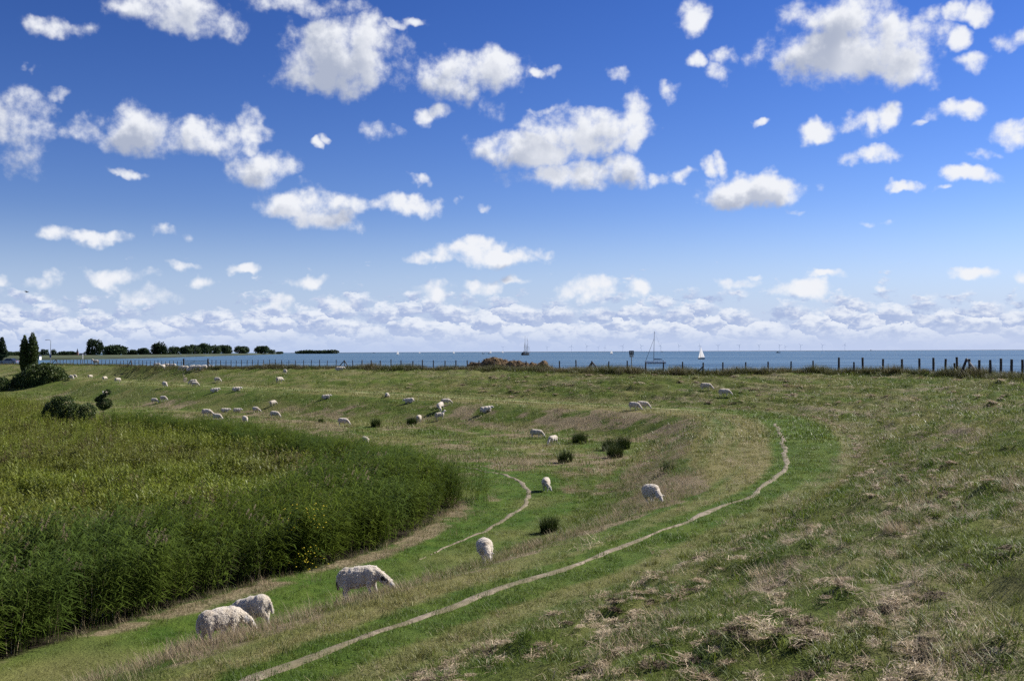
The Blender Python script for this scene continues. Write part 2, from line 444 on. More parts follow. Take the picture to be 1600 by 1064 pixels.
M_grass = leaf_mat('grass_blade', (.062,.112,.012), (.115,.158,.020), (.160,.160,.045), patch=.35, patch_amt=.45, tint=(.235,.215,.080))
M_lush = leaf_mat('lush_blade', (.054,.108,.010), (.095,.150,.018), (.13,.16,.03), patch=.3, tint=(.250,.235,.080))
M_hay = leaf_mat('dry_hay', (.38,.295,.185), (.54,.44,.30), (.20,.135,.085), rough=.6, transl=.2, patch=.6)
M_tan = leaf_mat('dry_standing_grass', (.30,.225,.135), (.40,.32,.205), (.17,.17,.065), rough=.6, transl=.3, patch=.22, patch_amt=.75)
M_fgrass = leaf_mat('rank_grass', (.070,.082,.026), (.11,.105,.038), (.15,.115,.06), patch=.2)
M_reed = leaf_mat('reed_leaf', (.058,.090,.011), (.112,.150,.020), (.080,.130,.032), rough=.5, transl=.42, spec=.08, patch=.12)
M_plume = mat('reed_plume', (.10,.065,.05), .9, .3, 20)
M_herb = leaf_mat('marsh_herb_leaf', (.115,.155,.016), (.200,.230,.030), (.130,.135,.028), rough=.5, transl=.35, patch=.10, patch_amt=.75)
M_herb2 = leaf_mat('marsh_herb_seedhead', (.090,.080,.030), (.14,.110,.050), rough=.8)
M_rush = leaf_mat('rush_stem', (.038,.060,.014), (.062,.084,.022), rough=.6, transl=.1, spec=.1)
M_yellow = mat('yellow_petals', (.62,.50,.03), .6, .2, 20)
M_bush = leaf_mat('bush_leaf', (.040,.066,.016), (.070,.100,.024), (.055,.080,.028), rough=.5, transl=.2, patch=.4)
M_poplar = leaf_mat('poplar_leaf', (.044,.070,.018), (.070,.098,.026), rough=.5, transl=.35)
M_far = leaf_mat('far_tree_leaf', (.026,.048,.022), (.048,.074,.034), rough=.7, transl=.15, spec=.1)
M_far2 = leaf_mat('dark_far_tree_leaf', (.014,.028,.012), (.022,.038,.016), rough=.7, transl=.1, spec=.1)
M_bark = mat('bark', (.09,.07,.05), .9, .4, 8)
M_wood = mat('weathered_post_wood', (.075,.062,.052), .85, .45, 9, bump=.4)
M_pale = mat('bleached_brace_wood', (.33,.30,.26), .85, .35, 9, bump=.3)
M_wire = mat('galvanised_wire', (.22,.22,.22), .5, .2, 20, metal=.6)
M_white = mat('white_paint', (.74,.74,.73), .4, .08, 3)
M_sail = leaf_mat('white_sailcloth', (.84,.82,.79), (.84,.82,.79), rough=.7, transl=.5, spec=.1)
M_dhull = mat('dark_hull_paint', (.018,.020,.024), .4, .3, 2)
M_blue = mat('navy_canvas', (.012,.022,.06), .7, .2, 3)
M_alu = mat('mast_aluminium', (.10,.10,.11), .45, .2, 2, metal=.3)
M_steel = mat('grey_galvanised_steel', (.28,.29,.30), .5, .2, 3, metal=.5)
M_glass = mat('dark_glass', (.012,.016,.02), .08, .2, 2, spec=.6)
M_tyre = mat('tyre_rubber', (.015,.015,.015), .9, .2, 9)
M_car = mat('steel_blue_car_paint', (.16,.20,.27), .28, .06, 2, metal=.4, spec=.5)
M_roof = mat('dark_slate_roof', (.035,.045,.075), .7, .3, 2)
M_brick = mat('distant_brick', (.16,.09,.07), .9, .3, 1)
M_straw = leaf_mat('straw_wisp', (.32,.225,.105), (.16,.105,.050), (.44,.32,.16), rough=.7, transl=.15, patch=.5)
M_strawb = mat('straw_muck', (.17,.105,.050), .95, .65, 1.6, col2=(.045,.028,.016), bump=.9)

def wool_mat():
    m = bpy.data.materials.new('sheep_fleece'); m.use_nodes = True; t = NT(m.node_tree)
    b = m.node_tree.nodes['Principled BSDF']; tcn = t.n('ShaderNodeTexCoord'); oi = t.n('ShaderNodeObjectInfo')
    n1 = t.noise(tcn.outputs['Object'], 26, 6, .7, .4); n2 = t.noise(tcn.outputs['Object'], 3.5, 3, .5)
    base = t.mix(oi.outputs['Random'], (.72,.655,.56), (.64,.575,.48))
    cc = t.mix(t.smooth(n1, .30, .72), t.mix(1., base, (.62,.58,.53), 'MULTIPLY'), base)
    cc = t.mix(t.smooth(n2, .44, .70), cc, (.36,.295,.22))
    t.link(cc, b.inputs['Base Color']); b.inputs['Roughness'].default_value = .95; b.inputs['Specular IOR Level'].default_value = .05
    b.inputs['Sheen Weight'].default_value = .35; b.inputs['Sheen Roughness'].default_value = .5
    bp = t.n('ShaderNodeBump'); bp.inputs['Strength'].default_value = .9; bp.inputs['Distance'].default_value = .03
    t.link(n1, bp.inputs['Height']); t.link(bp.outputs[0], b.inputs['Normal'])
    return m
M_wool = wool_mat()
M_skin = mat('sheep_face_hair', (.60,.56,.52), .8, .25, 12)
M_dark = mat('dark_sheep_ear', (.03,.026,.024), .8, .2, 12)

def ground_mat():
    m = bpy.data.materials.new('pasture'); m.use_nodes = True; t = NT(m.node_tree)
    b = m.node_tree.nodes['Principled BSDF']; geo = t.n('ShaderNodeNewGeometry'); p = geo.outputs['Position']
    def attr(a):
        x = t.n('ShaderNodeAttribute'); x.attribute_name = a; return x.outputs['Fac']
    n_big = t.noise(p, .09, 4, .6); n_mid = t.noise(p, .7, 5, .62); n_fine = t.noise(p, 9, 5, .7); n_lo = t.noise(p, .25, 4, .6)
    green = t.mix(t.smooth(n_mid, .3, .7), (.052,.082,.012), (.095,.122,.022))
    green = t.mix(t.math('MULTIPLY', t.smooth(n_lo, .42, .66), .7), green, (.150,.138,.055))
    lush = t.mix(t.smooth(n_mid, .35, .65), (.046,.092,.012), (.078,.120,.018))
    dry = t.mix(t.smooth(n_fine, .35, .65), (.13,.105,.058), (.25,.205,.13))
    cc = t.mix(attr('lush'), green, lush)
    cc = t.mix(attr('parch'), cc, (.19,.165,.07))
    dmask = t.smooth(t.math('ADD', attr('dry'), t.math('MULTIPLY_ADD', n_mid, 1.3, -.65)), .35, .8)
    cc = t.mix(dmask, cc, dry)
    hmask = t.math('MULTIPLY', attr('hay'), t.smooth(t.math('MULTIPLY_ADD', n_fine, .5, t.math('MULTIPLY', n_mid, .5)), .44, .56))
    cc = t.mix(hmask, cc, t.mix(t.smooth(n_fine, .4, .6), (.085,.060,.040), (.30,.245,.18)))
    pit = t.math('MULTIPLY', attr('hay'), t.smooth(t.noise(p, 1.6, 3, .6), .60, .68))
    cc = t.mix(pit, cc, (.045,.032,.020))
    strip = attr('strip')
    cc = t.mix(t.math('MULTIPLY', strip, t.smooth(n_mid, .25, .6)), cc, (.31,.28,.15))
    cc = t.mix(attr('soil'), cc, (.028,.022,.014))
    cc = t.mix(1., cc, t.mix(n_fine, (.62,.62,.62), (1.3,1.3,1.3)), 'MULTIPLY')
    t.link(cc, b.inputs['Base Color']); b.inputs['Roughness'].default_value = .95; b.inputs['Specular IOR Level'].default_value = .1
    bp = t.n('ShaderNodeBump'); bp.inputs['Strength'].default_value = .8; bp.inputs['Distance'].default_value = .12
    t.link(t.math('ADD', n_fine, t.math('MULTIPLY', n_mid, 1.5)), bp.inputs['Height']); t.link(bp.outputs[0], b.inputs['Normal'])
    return m

# ------------------------------------------------------------------ ground sheet
def axis(lo, f0, f1, hi, step, grow=1.07):
    mid = list(np.arange(f0, f1, step)); a = []; v = f0; s = step
    while v > lo: s *= grow; v -= s; a.append(v)
    b = []; v = mid[-1]; s = step
    while v < hi: s *= grow; v += s; b.append(v)
    return np.array(a[::-1] + mid + b)
gx = axis(-9000, -34, 48, 9000, .32, 1.028)
gy = axis(-9000, 4, 125, 9000, .36, 1.032)
GX, GY = np.meshgrid(gx, gy)
xf, yf = GX.ravel(), GY.ravel()
zf = land(xf, yf)
nearv = np.hypot(xf, yf) < 420
nx, ny = len(gx), len(gy)
ii = np.arange(nx * ny).reshape(ny, nx)
quads = np.stack([ii[:-1, :-1], ii[:-1, 1:], ii[1:, 1:], ii[1:, :-1]], -1).reshape(-1, 4)
gme = mesh_np('ground', np.stack([xf, yf, zf], 1), quads, True)

def zones(x, y):
    s, t = sdist(x, y, BERM); sf, _ = sdist(x, y, FENCE); r = np.hypot(x, y)
    ob = 2.2 + 2.2 * sstep(40, 65, r) - 1.5 * sstep(80, 130, r)
    ib = 1.1 + 3.4 * sstep(38, 60, r) - 1.5 * sstep(80, 130, r)
    lp, _ = sdist(x, y, LOWP); lp = np.abs(lp)
    reed = inside(x, y, REEDPOLY)
    rd = np.abs(sdist(x, y, RF)[0])
    near = 1 - sstep(95, 135, r)
    w = fbm(x / 5, y / 5, 3, 71); w2 = fbm(x / 11, y / 11, 3, 72)
    # tan standing grass: the bank below the berm, the strip before the reeds, patches in the far meadow
    bank = sstep(ib + .2, ib + 1.2, -s) * (1 - sstep(ib + 4.0, ib + 5.6, -s))
    bank = bank * sstep(.34, .54, w + .16 * (r < 70)) * (1 - .75 * sstep(95, 125, r))
    strip_r = (1 - sstep(.5, 2.0, rd)) * (~reed)
    meadow = sstep(ib + 3, ib + 7, -s) * sstep(54, 64, r) * sstep(.50, .66, w2) * .8
    meadow2 = sstep(ib + 1, ib + 3, -s) * sstep(46, 54, r) * (1 - sstep(110, 200, r)) * sstep(.47, .66, w) * .85
    dry = np.clip(np.maximum.reduce([bank, strip_r * .9, meadow * .9, meadow2]), 0, 1)
    dry *= sstep(.5, 1.6, lp) * (.45 + .55 * sstep(.38, .55, fbm(x / 1.7, y / 1.7, 3, 73)))
    lush = (np.abs(s) < ob) * .8 + ((s < -ib) & (lp < 2.6)) * .9 + (s < -ib) * (1 - dry) * .4
    hay = sstep(ob - .5, ob + 2.5, s) * (sf < -1.5) * (.45 + .55 * near)
    hay = hay * np.clip(.03 + 5.0 * (fbm(s / 1.1, t / 3.4, 4, 91) - .535), 0, 1)
    hay_b = ((s < -.8) & (s > -ib)) * .22 + ((s > ob - 1.0) & (s < ob + .5)) * .5 * (.3 + .7 * sstep(38, 60, r))
    hay = np.maximum(hay, hay_b * near)
    return dict(s=s, t=t, sf=sf, r=r, ob=ob, ib=ib, lp=lp, reed=reed, rd=rd, dry=dry, lush=np.clip(lush, 0, 1), hay=np.clip(hay, 0, 1))
def parched(q):
    s, t, r, ib, ob = q['s'], q['t'], q['r'], q['ib'], q['ob']
    lane = fbm(s / .55, t / 14, 3, 201)                       # mower lanes along the berm
    v = np.where((s < -.7) & (s > -ib - 1.2), .30 + 2.6 * (lane - .42), 0)
    v = np.maximum(v, np.where(np.abs(s - ob) < 1.1, 1.3 * (lane - .30), 0))
    v = np.maximum(v, np.where(s > ob, 2.2 * (fbm(s / 1.1, t / 5, 3, 203) - .54), 0))
    v = np.maximum(v, np.where(s < -ib - 3, 1.8 * (fbm(t / 6, s / 3, 3, 205) - .50), 0))
    v = np.where(np.abs(s) < .7, v * .2, v)
    return np.clip(v, 0, .85)
Zn = zones(xf[nearv], yf[nearv]); Z = {}
for k_, v_ in Zn.items():
    Z[k_] = np.zeros(len(xf)); Z[k_][nearv] = v_
strip = (1 - sstep(.3, 1.0, np.abs(Z['s'] - .3))) * sstep(92, 100, Z['r']) + .55 * (1 - sstep(.2, .7, np.abs(Z['s'] - 2.6))) * sstep(95, 110, Z['r'])
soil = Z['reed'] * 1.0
parch = np.zeros(len(xf)); parch[nearv] = parched(Zn)
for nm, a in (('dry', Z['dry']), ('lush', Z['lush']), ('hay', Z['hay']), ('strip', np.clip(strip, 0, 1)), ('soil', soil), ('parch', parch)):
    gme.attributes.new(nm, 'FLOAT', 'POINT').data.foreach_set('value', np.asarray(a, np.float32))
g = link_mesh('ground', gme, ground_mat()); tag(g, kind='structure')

# ------------------------------------------------------------------ worn footpaths
def soil_mat():
    m = bpy.data.materials.new('trodden_soil'); m.use_nodes = True; t = NT(m.node_tree)
    b = m.node_tree.nodes['Principled BSDF']; geo = t.n('ShaderNodeNewGeometry'); p = geo.outputs['Position']
    n1 = t.noise(p, 6, 5, .65); n2 = t.noise(p, .8, 3, .6)
    cc = t.mix(t.smooth(n1, .3, .7), (.12,.095,.065), (.27,.22,.16))
    cc = t.mix(t.math('MULTIPLY', t.smooth(n2, .42, .60), .75), cc, (.12,.105,.05))
    t.link(cc, b.inputs['Base Color']); b.inputs['Roughness'].default_value = .95
    bp = t.n('ShaderNodeBump'); bp.inputs['Strength'].default_value = .6; bp.inputs['Distance'].default_value = .03
    t.link(n1, bp.inputs['Height']); t.link(bp.outputs[0], b.inputs['Normal'])
    return m
M_soil = soil_mat()
def footpath(name, line, w0, wob=.25, seed=1, thin=None, rag=.7):
    seg = np.hypot(*np.diff(line, axis=0).T); L = np.concatenate([[0], np.cumsum(seg)])
    d = np.arange(0, L[-1], .12)
    x = np.interp(d, L, line[:, 0]); y = np.interp(d, L, line[:, 1])
    tx, ty = np.gradient(x), np.gradient(y); l = np.hypot(tx, ty); nx_, ny_ = ty / l, -tx / l
    off = (fbm(d / 3.2, d * 0 + seed, 3, seed) - .5) * wob * 2
    x = x + nx_ * off; y = y + ny_ * off
    W = w0 * (.05 + 1.3 * fbm(d / 1.8, d * 0 + 3.3, 3, seed + 5) + .6 * fbm(d / .35, d * 0 + 9.3, 2, seed + 6))
    if thin is not None: W = W * np.interp(d / L[-1], *thin)
    K_ = 7; us = np.linspace(-1, 1, K_); V = []
    for k, u in enumerate(us):
        jag = rag * (fbm(d / .3, d * 0 + 7 + k, 2, seed + 40 + k) - .5) * (abs(u) > .8)
        px_, py_ = x + nx_ * W * (u + jag), y + ny_ * W * (u + jag)
        z = land(px_, py_) + .022 * (1 - u * u) - .016 * (abs(u) > .9) + .012
        V.append(np.stack([px_, py_, z], 1))
    V = np.stack(V, 1); n = len(d); idx = np.arange(n * K_).reshape(n, K_)
    q = np.stack([idx[:-1, :-1], idx[:-1, 1:], idx[1:, 1:], idx[1:, :-1]], -1).reshape(-1, 4)
    keep = np.repeat(W[:-1] > .03, K_ - 1)
    o = link_mesh(name, mesh_np(name, V.reshape(-1, 3), q[keep], True), M_soil)
    return tag(o, kind='structure')
bline = catmull([(-9.5,8.5)] + berm_near, 10)
footpath('footpath', bline, .13, .22, 3, ([0,.29,.33,.345,.385,.41,.80,1], [1,1,.8,.5,.5,.85,1.1,.9]))
footpath('footpath', LOWP, .11, .22, 8, ([0,.30,.36,.45,.52,.6,.9,1], [0,0,.25,.65,.9,1.1,1.3,.5]))
gate_path = np.array(P2([(287,577)], 3.7) + P2([(291,585)], 3.0) + P2([(296,594)], 2.1) + P2([(300,600)], 1.4))
footpath('footpath', catmull(gate_path, 6), .25, .2, 12)

# ------------------------------------------------------------------ sea
def sea_mat():
    m = bpy.data.materials.new('sea_water'); m.use_nodes = True; t = NT(m.node_tree)
    b = m.node_tree.nodes['Principled BSDF']; geo = t.n('ShaderNodeNewGeometry'); p = geo.outputs['Position']
    sc_ = t.vec('MULTIPLY', p, (1.0, .35, 1.0))
    n1 = t.noise(sc_, .9, 4, .6, .3); n2 = t.noise(sc_, .12, 4, .6); n3 = t.noise(t.vec('MULTIPLY', p, (.22, 1., 1.)), .012, 5, .65)
    cc = t.mix(t.smooth(n3, .40, .60), (.038,.088,.150), (.080,.145,.212))
    t.link(cc, b.inputs['Base Color']); b.inputs['Roughness'].default_value = .42; b.inputs['IOR'].default_value = 1.33
    b.inputs['Specular IOR Level'].default_value = .22
    bp = t.n('ShaderNodeBump'); bp.inputs['Strength'].default_value = .35; bp.inputs['Distance'].default_value = .5
    t.link(t.math('ADD', n1, t.math('MULTIPLY', n2, 2.2)), bp.inputs['Height']); t.link(bp.outputs[0], b.inputs['Normal'])
    return m
fs = np.hypot(*np.diff(FENCE, axis=0).T); FL = np.concatenate([[0], np.cumsum(fs)])
tang = np.gradient(FENCE, axis=0); tang /= np.linalg.norm(tang, axis=1)[:, None]
outer = FENCE + np.stack([tang[:, 1], -tang[:, 0]], 1) * 15.0
pl = [Vector((p[0], p[1], 0)) for p in outer] + [Vector(p) for p in ((-90000,45000,0), (-90000,120000,0), (120000,120000,0), (120000,-60000,0), (-20000,-60000,0))]
tri = geometry.tessellate_polygon([pl])
sea = link_mesh('sea', mesh_np('sea', [tuple(p) for p in pl], [tuple(t_) for t_ in tri]), sea_mat()); tag(sea, kind='structure')

# ------------------------------------------------------------------ far shore
M_shore = mat('far_pasture', (.058,.072,.034), .95, .3, .01, col2=(.034,.044,.024))
M_shore2 = mat('far_reed_margin', (.030,.042,.024), .95, .4, .02)
sh = P2([(-500,566),(-200,564.6),(0,563.4),(110,562.2),(200,560.6),(260,558.8),(300,557.6),(335,556.4)], 0) + P2([(380,555.2),(430,553.6)], 0)
back = [(p[0] * 2.2 - 60, p[1] * 1.9 + 900) for p in sh][::-1]
def slab(name, loop, z0, z1, m, inset=0):
    b = MB(); n = len(loop)
    b.loft([[(x, y, z0) for x, y in loop], [(x, y, z1) for x, y in loop]])
    return b.build(name, m)
tag(slab('far_shore', [tuple(p) for p in sh + back], -1.5, 1.0, M_shore), kind='structure')
def ridge(name, pts, w, h, m, z0=.9):
    rings = []
    for i, p in enumerate(pts):
        q0 = pts[max(i - 1, 0)]; q1 = pts[min(i + 1, len(pts) - 1)]
        d = Vector((q1[0] - q0[0], q1[1] - q0[1])).normalized(); nn = Vector((d.y, -d.x))
        rings.append([(p[0] + nn.x * w * u, p[1] + nn.y * w * u, z0 + h * k) for u, k in ((-1, -.3), (-.25, 1), (.25, 1), (1, -.3))])
    b = MB(); b.loft(rings); return b.build(name, m)
tag(ridge('far_reed_margin', [(p[0] * 1.012, p[1] * 1.012) for p in sh], 10, 2.2, M_shore2, -.2), kind='structure')
tag(ridge('far_dyke', [(p[0] * 1.12 + 4, p[1] * 1.12 + 25) for p in sh], 26, 3.6, M_shore), kind='structure')
hz = [tuple(at_y(px, 549, 14000)[:2]) for px in range(455, 1750, 60)]
tag(ridge('horizon_dyke', hz, 90, 5.0, mat('horizon_dyke_stone', (.05,.06,.075), .95, .2, .01), 0), kind='structure')

# ------------------------------------------------------------------ scattering
PROTO = {}
def protos(name, meshes, m):
    c_ = bpy.data.collections.new(name)
    for i, me in enumerate(meshes):
        if not me.materials:
            for mm in (m if isinstance(m, list) else [m]): me.materials.append(mm)
        c_.objects.link(bpy.data.objects.new(f'{name}_{i:02d}', me))
    PROTO[name] = (c_, len(meshes)); return c_
def scatter(name, proto, x, y, z, scale, tilt=.12, label=None, cat=None, yaw=None, parent=None, tint=None):
    c_, n = PROTO[proto]; k = len(x)
    me = bpy.data.meshes.new(name); me.vertices.add(k)
    me.vertices.foreach_set('co', np.stack([x, y, z], 1).astype(np.float32).ravel())
    rot = np.stack([rng.normal(0, tilt, k), rng.normal(0, tilt, k), rng.uniform(0, 6.283, k) if yaw is None else yaw], 1)
    me.attributes.new('rot', 'FLOAT_VECTOR', 'POINT').data.foreach_set('vector', rot.astype(np.float32).ravel())
    me.attributes.new('scl', 'FLOAT', 'POINT').data.foreach_set('value', np.asarray(scale, np.float32))
    me.attributes.new('pick', 'INT', 'POINT').data.foreach_set('value', rng.integers(0, n, k).astype(np.int32))
    if tint is not None: me.attributes.new('tint', 'FLOAT', 'POINT').data.foreach_set('value', np.asarray(tint, np.float32))
    o = bpy.data.objects.new(name, me); COL.objects.link(o)
    ng = bpy.data.node_groups.new(name + '_nodes', 'GeometryNodeTree')
    ng.interface.new_socket('Geometry', in_out='INPUT', socket_type='NodeSocketGeometry')
    ng.interface.new_socket('Geometry', in_out='OUTPUT', socket_type='NodeSocketGeometry')
    a = ng.nodes.new('NodeGroupInput'); b = ng.nodes.new('NodeGroupOutput'); i = ng.nodes.new('GeometryNodeInstanceOnPoints')
    ci = ng.nodes.new('GeometryNodeCollectionInfo'); ci.inputs['Collection'].default_value = c_
    ci.inputs['Separate Children'].default_value = True; ci.inputs['Reset Children'].default_value = True
    def at(nm, ty):
        q = ng.nodes.new('GeometryNodeInputNamedAttribute'); q.data_type = ty; q.inputs['Name'].default_value = nm
        return q.outputs['Attribute']
    L = ng.links
    L.new(a.outputs[0], i.inputs['Points']); L.new(ci.outputs[0], i.inputs['Instance']); i.inputs['Pick Instance'].default_value = True
    L.new(at('pick', 'INT'), i.inputs['Instance Index']); L.new(at('rot', 'FLOAT_VECTOR'), i.inputs['Rotation']); L.new(at('scl', 'FLOAT'), i.inputs['Scale'])
    L.new(i.outputs[0], b.inputs[0])
    md = o.modifiers.new('scatter', 'NODES'); md.node_group = ng
    if parent: o.parent = parent
    return tag(o, label, cat, kind='stuff')

def blades(n, rad, h, w, lean, curl, seed, segs=2, hvar=.5, flat=0.):
    """a patch of n grass blades as one mesh"""
    g_ = np.random.default_rng(seed); V = []; Q = []
    for i in range(n):
        a = g_.uniform(0, 6.283); rr = rad * math.sqrt(g_.random()); bx, by = rr * math.cos(a), rr * math.sin(a)
        hh = h * (1 - hvar + 2 * hvar * g_.random()); yw = g_.uniform(0, 6.283); ln = lean * g_.uniform(.2, 1.4)
        dx, dy = math.cos(yw), math.sin(yw); px_, py_ = -dy, dx; ww = w * g_.uniform(.7, 1.3)
        b0 = len(V); x0, y0, z0, ang = bx, by, -.02 + flat * g_.uniform(.0, 1.), ln
        for k in range(segs + 1):
            f = 1 - .85 * (k / segs)
            V.append((x0 - px_ * ww * f / 2, y0 - py_ * ww * f / 2, z0)); V.append((x0 + px_ * ww * f / 2, y0 + py_ * ww * f / 2, z0))
            st = hh / segs; x0 += dx * st * math.sin(ang); y0 += dy * st * math.sin(ang); z0 += st * math.cos(ang); ang += curl * g_.uniform(.5, 1.5)
        for k in range(segs): Q.append((b0 + 2 * k, b0 + 2 * k + 1, b0 + 2 * k + 3, b0 + 2 * k + 2))
    return mesh_np('blades', V, Q)
def reed_mesh(n, rad, h, seed):
    g_ = np.random.default_rng(seed); V = []; Q = []; mi = []
    def quad(a, b, c_, d, m_):
        k = len(V); V.extend([a, b, c_, d]); Q.append((k, k + 1, k + 2, k + 3)); mi.append(m_)
    for i in range(n):
        a = g_.uniform(0, 6.283); rr = rad * math.sqrt(g_.random()); bx, by = rr * math.cos(a), rr * math.sin(a)
        hh = h * g_.uniform(.8, 1.12); lx, ly = g_.normal(.10, .05), g_.normal(0, .05)
        quad((bx - .008, by, 0), (bx + .008, by, 0), (bx + lx * hh + .004, by + ly * hh, hh), (bx + lx * hh - .004, by + ly * hh, hh), 0)
        nl = 13
        for j in range(nl):
            f = .16 + .82 * (j + g_.random()) / nl; z0 = hh * f; x0 = bx + lx * hh * f; y0 = by + ly * hh * f
            yw = g_.normal(0, 1.1) if g_.random() < .75 else g_.uniform(0, 6.283)   # leaves stream with the wind
            dx, dy = math.cos(yw), math.sin(yw); ln = g_.uniform(.34, .68); w = g_.uniform(.024, .046); up = g_.uniform(.05, 1.0)
            p0 = (x0, y0, z0); p1 = (x0 + dx * ln * .5, y0 + dy * ln * .5, z0 + ln * .5 * up); p2 = (x0 + dx * ln, y0 + dy * ln, z0 + ln * (up * .55 - .22))
            sx, sy = -dy * w / 2, dx * w / 2
            k = len(V)
            V.extend([(p0[0] - sx * .6, p0[1] - sy * .6, p0[2]), (p0[0] + sx * .6, p0[1] + sy * .6, p0[2]), (p1[0] - sx, p1[1] - sy, p1[2]), (p1[0] + sx, p1[1] + sy, p1[2]), (p2[0], p2[1], p2[2]), (p2[0] + sx * .1, p2[1] + sy * .1, p2[2])])
            Q.append((k, k + 1, k + 3, k + 2)); mi.append(0); Q.append((k + 2, k + 3, k + 5, k + 4)); mi.append(0)
    return mesh_np('reeds', V, Q)
def herb_mesh(n, rad, h, seed):
    """upright leafy stems, small leaves all the way up"""
    g_ = np.random.default_rng(seed); V = []; Q = []
    for i in range(n):
        a = g_.uniform(0, 6.283); rr = rad * math.sqrt(g_.random()); bx, by = rr * math.cos(a), rr * math.sin(a)
        hh = h * g_.uniform(.6, 1.15); lx, ly = g_.normal(0, .1), g_.normal(0, .1)
        for j in range(20):
            f = .2 + .8 * (j + g_.random()) / 20; z0 = hh * f; x0 = bx + lx * hh * f; y0 = by + ly * hh * f
            yw = g_.uniform(0, 6.283); dx, dy = math.cos(yw), math.sin(yw); ln = g_.uniform(.10, .20) * (1.25 - .6 * f); w = ln * .36; up = g_.uniform(.2, 1.3)
            sx, sy = -dy * w / 2, dx * w / 2; k = len(V)
            V.extend([(x0, y0, z0), (x0 + dx * ln * .5 + sx, y0 + dy * ln * .5 + sy, z0 + ln * .5 * up), (x0 + dx * ln, y0 + dy * ln, z0 + ln * up * .9), (x0 + dx * ln * .5 - sx, y0 + dy * ln * .5 - sy, z0 + ln * .5 * up)])
            Q.append((k, k + 1, k + 2, k + 3))
    return mesh_np('herbs', V, Q)

protos('p_grass', [blades(34, .17, .085, .007, .5, .5, s_) for s_ in range(5)], M_grass)
protos('p_grass_mid', [blades(46, .34, .11, .014, .5, .4, s_ + 10) for s_ in range(4)], M_grass)
protos('p_grass_far', [blades(40, .8, .15, .035, .6, .4, s_ + 20) for s_ in range(4)], M_grass)
protos('p_tuft', [blades(46, .15, .19, .012, .55, .5, s_ + 130, 3, .5) for s_ in range(4)], M_grass)
protos('p_lush', [blades(34, .19, .10, .008, .45, .5, s_ + 30) for s_ in range(4)], M_lush)
protos('p_hay', [blades(40, .17, .15, .0060, 1.52, .08, s_ + 40, 2, .6, .08) for s_ in range(6)], M_hay)
protos('p_hay_mid', [blades(34, .30, .22, .011, 1.52, .06, s_ + 50, 2, .6, .10) for s_ in range(4)], M_hay)
protos('p_straw', [blades(5, .18, .11, .007, 1.30, .2, s_ + 160, 2, .6, .05) for s_ in range(5)], M_hay)
def mat_mesh(n, lx, ly, h, bl, bw, seed):
    """a low heap of cut straw, longer than wide"""
    g_ = np.random.default_rng(seed); u = g_.normal(0, .42, n).clip(-1, 1); v = g_.normal(0, .42, n).clip(-1, 1)
    z = h * np.clip(1 - u * u - v * v, 0, 1) * g_.uniform(.3, 1.05, n); a = g_.normal(0, .8, n) + (g_.random(n) < .25) * g_.uniform(0, 3, n); L = bl * g_.uniform(.4, 1.3, n)
    c_ = np.stack([u * lx, v * ly, z], 1); d = np.stack([np.cos(a), np.sin(a), g_.normal(0, .28, n)], 1); w = np.stack([-np.sin(a), np.cos(a), g_.normal(0, .5, n)], 1) * (bw * g_.uniform(.6, 1.4, n) / 2)[:, None]
    p0 = c_ - d * L[:, None] / 2; p1 = c_ + d * L[:, None] / 2; p1[:, 2] = np.maximum(p1[:, 2], 0); p0[:, 2] = np.maximum(p0[:, 2], 0)
    return mesh_np('mat', np.stack([p0 - w, p0 + w, p1 + w, p1 - w], 1).reshape(-1, 3), np.arange(4 * n).reshape(-1, 4))
protos('p_mat', [mat_mesh(120, .36, .17, .045, .16, .0065, s_ + 170) for s_ in range(6)], M_hay)
protos('p_mat_mid', [mat_mesh(110, .46, .20, .075, .22, .012, s_ + 180) for s_ in range(5)], M_hay)
M_thatch = leaf_mat('brown_pit_shade', (.075,.055,.034), (.13,.10,.062), rough=.9, transl=.1)  # dark brown straw colour imitates the shade of pits beside the hay clumps
protos('p_thatch', [mat_mesh(110, .28, .15, .035, .12, .012, s_ + 190) for s_ in range(5)], M_thatch)
protos('p_tan', [blades(20, .26, .30, .008, .38, .25, s_ + 60, 3, .45) for s_ in range(5)], M_tan)
protos('p_tan_far', [blades(26, .60, .36, .020, .40, .2, s_ + 70, 2, .5) for s_ in range(4)], M_tan)
protos('p_fence', [blades(44, .40, .60, .022, .30, .25, s_ + 80, 3, .5) for s_ in range(5)], M_fgrass)
protos('p_reed', [reed_mesh(6, .30, 2.05, s_ + 90) for s_ in range(6)], M_reed)
M_dead = leaf_mat('dead_reed_stem', (.30,.24,.14), (.40,.33,.20), rough=.7, transl=.2)
protos('p_dead', [blades(9, .30, 1.75, .013, .12, .05, s_ + 140, 3, .3) for s_ in range(4)], M_dead)
M_plume_l = leaf_mat('reed_plume_hair', (.14,.105,.070), (.20,.155,.105), rough=.9, transl=.3)
def plume_mesh(seed):
    g_ = np.random.default_rng(seed); V = []; Q = []
    for i in range(4):
        bx, by = g_.normal(0, .25, 2); h0 = 2.0 * g_.uniform(.92, 1.12)
        for j in range(16):
            f = j / 16; x0, y0, z0 = bx + .10 * h0 + .12 * f, by, h0 + .22 * f; dx, dy = g_.normal(.05, .03), g_.normal(0, .03); k = len(V)
            V.extend([(x0, y0 - .012, z0), (x0, y0 + .012, z0), (x0 + dx, y0 + dy + .006, z0 - .03), (x0 + dx, y0 + dy - .006, z0 - .03)]); Q.append((k, k + 1, k + 2, k + 3))
    return mesh_np('plume', V, Q)
protos('p_plume', [plume_mesh(s_ + 150) for s_ in range(4)], M_plume_l)
protos('p_herb', [herb_mesh(9, .36, 1.15, s_ + 100) for s_ in range(6)], M_herb)
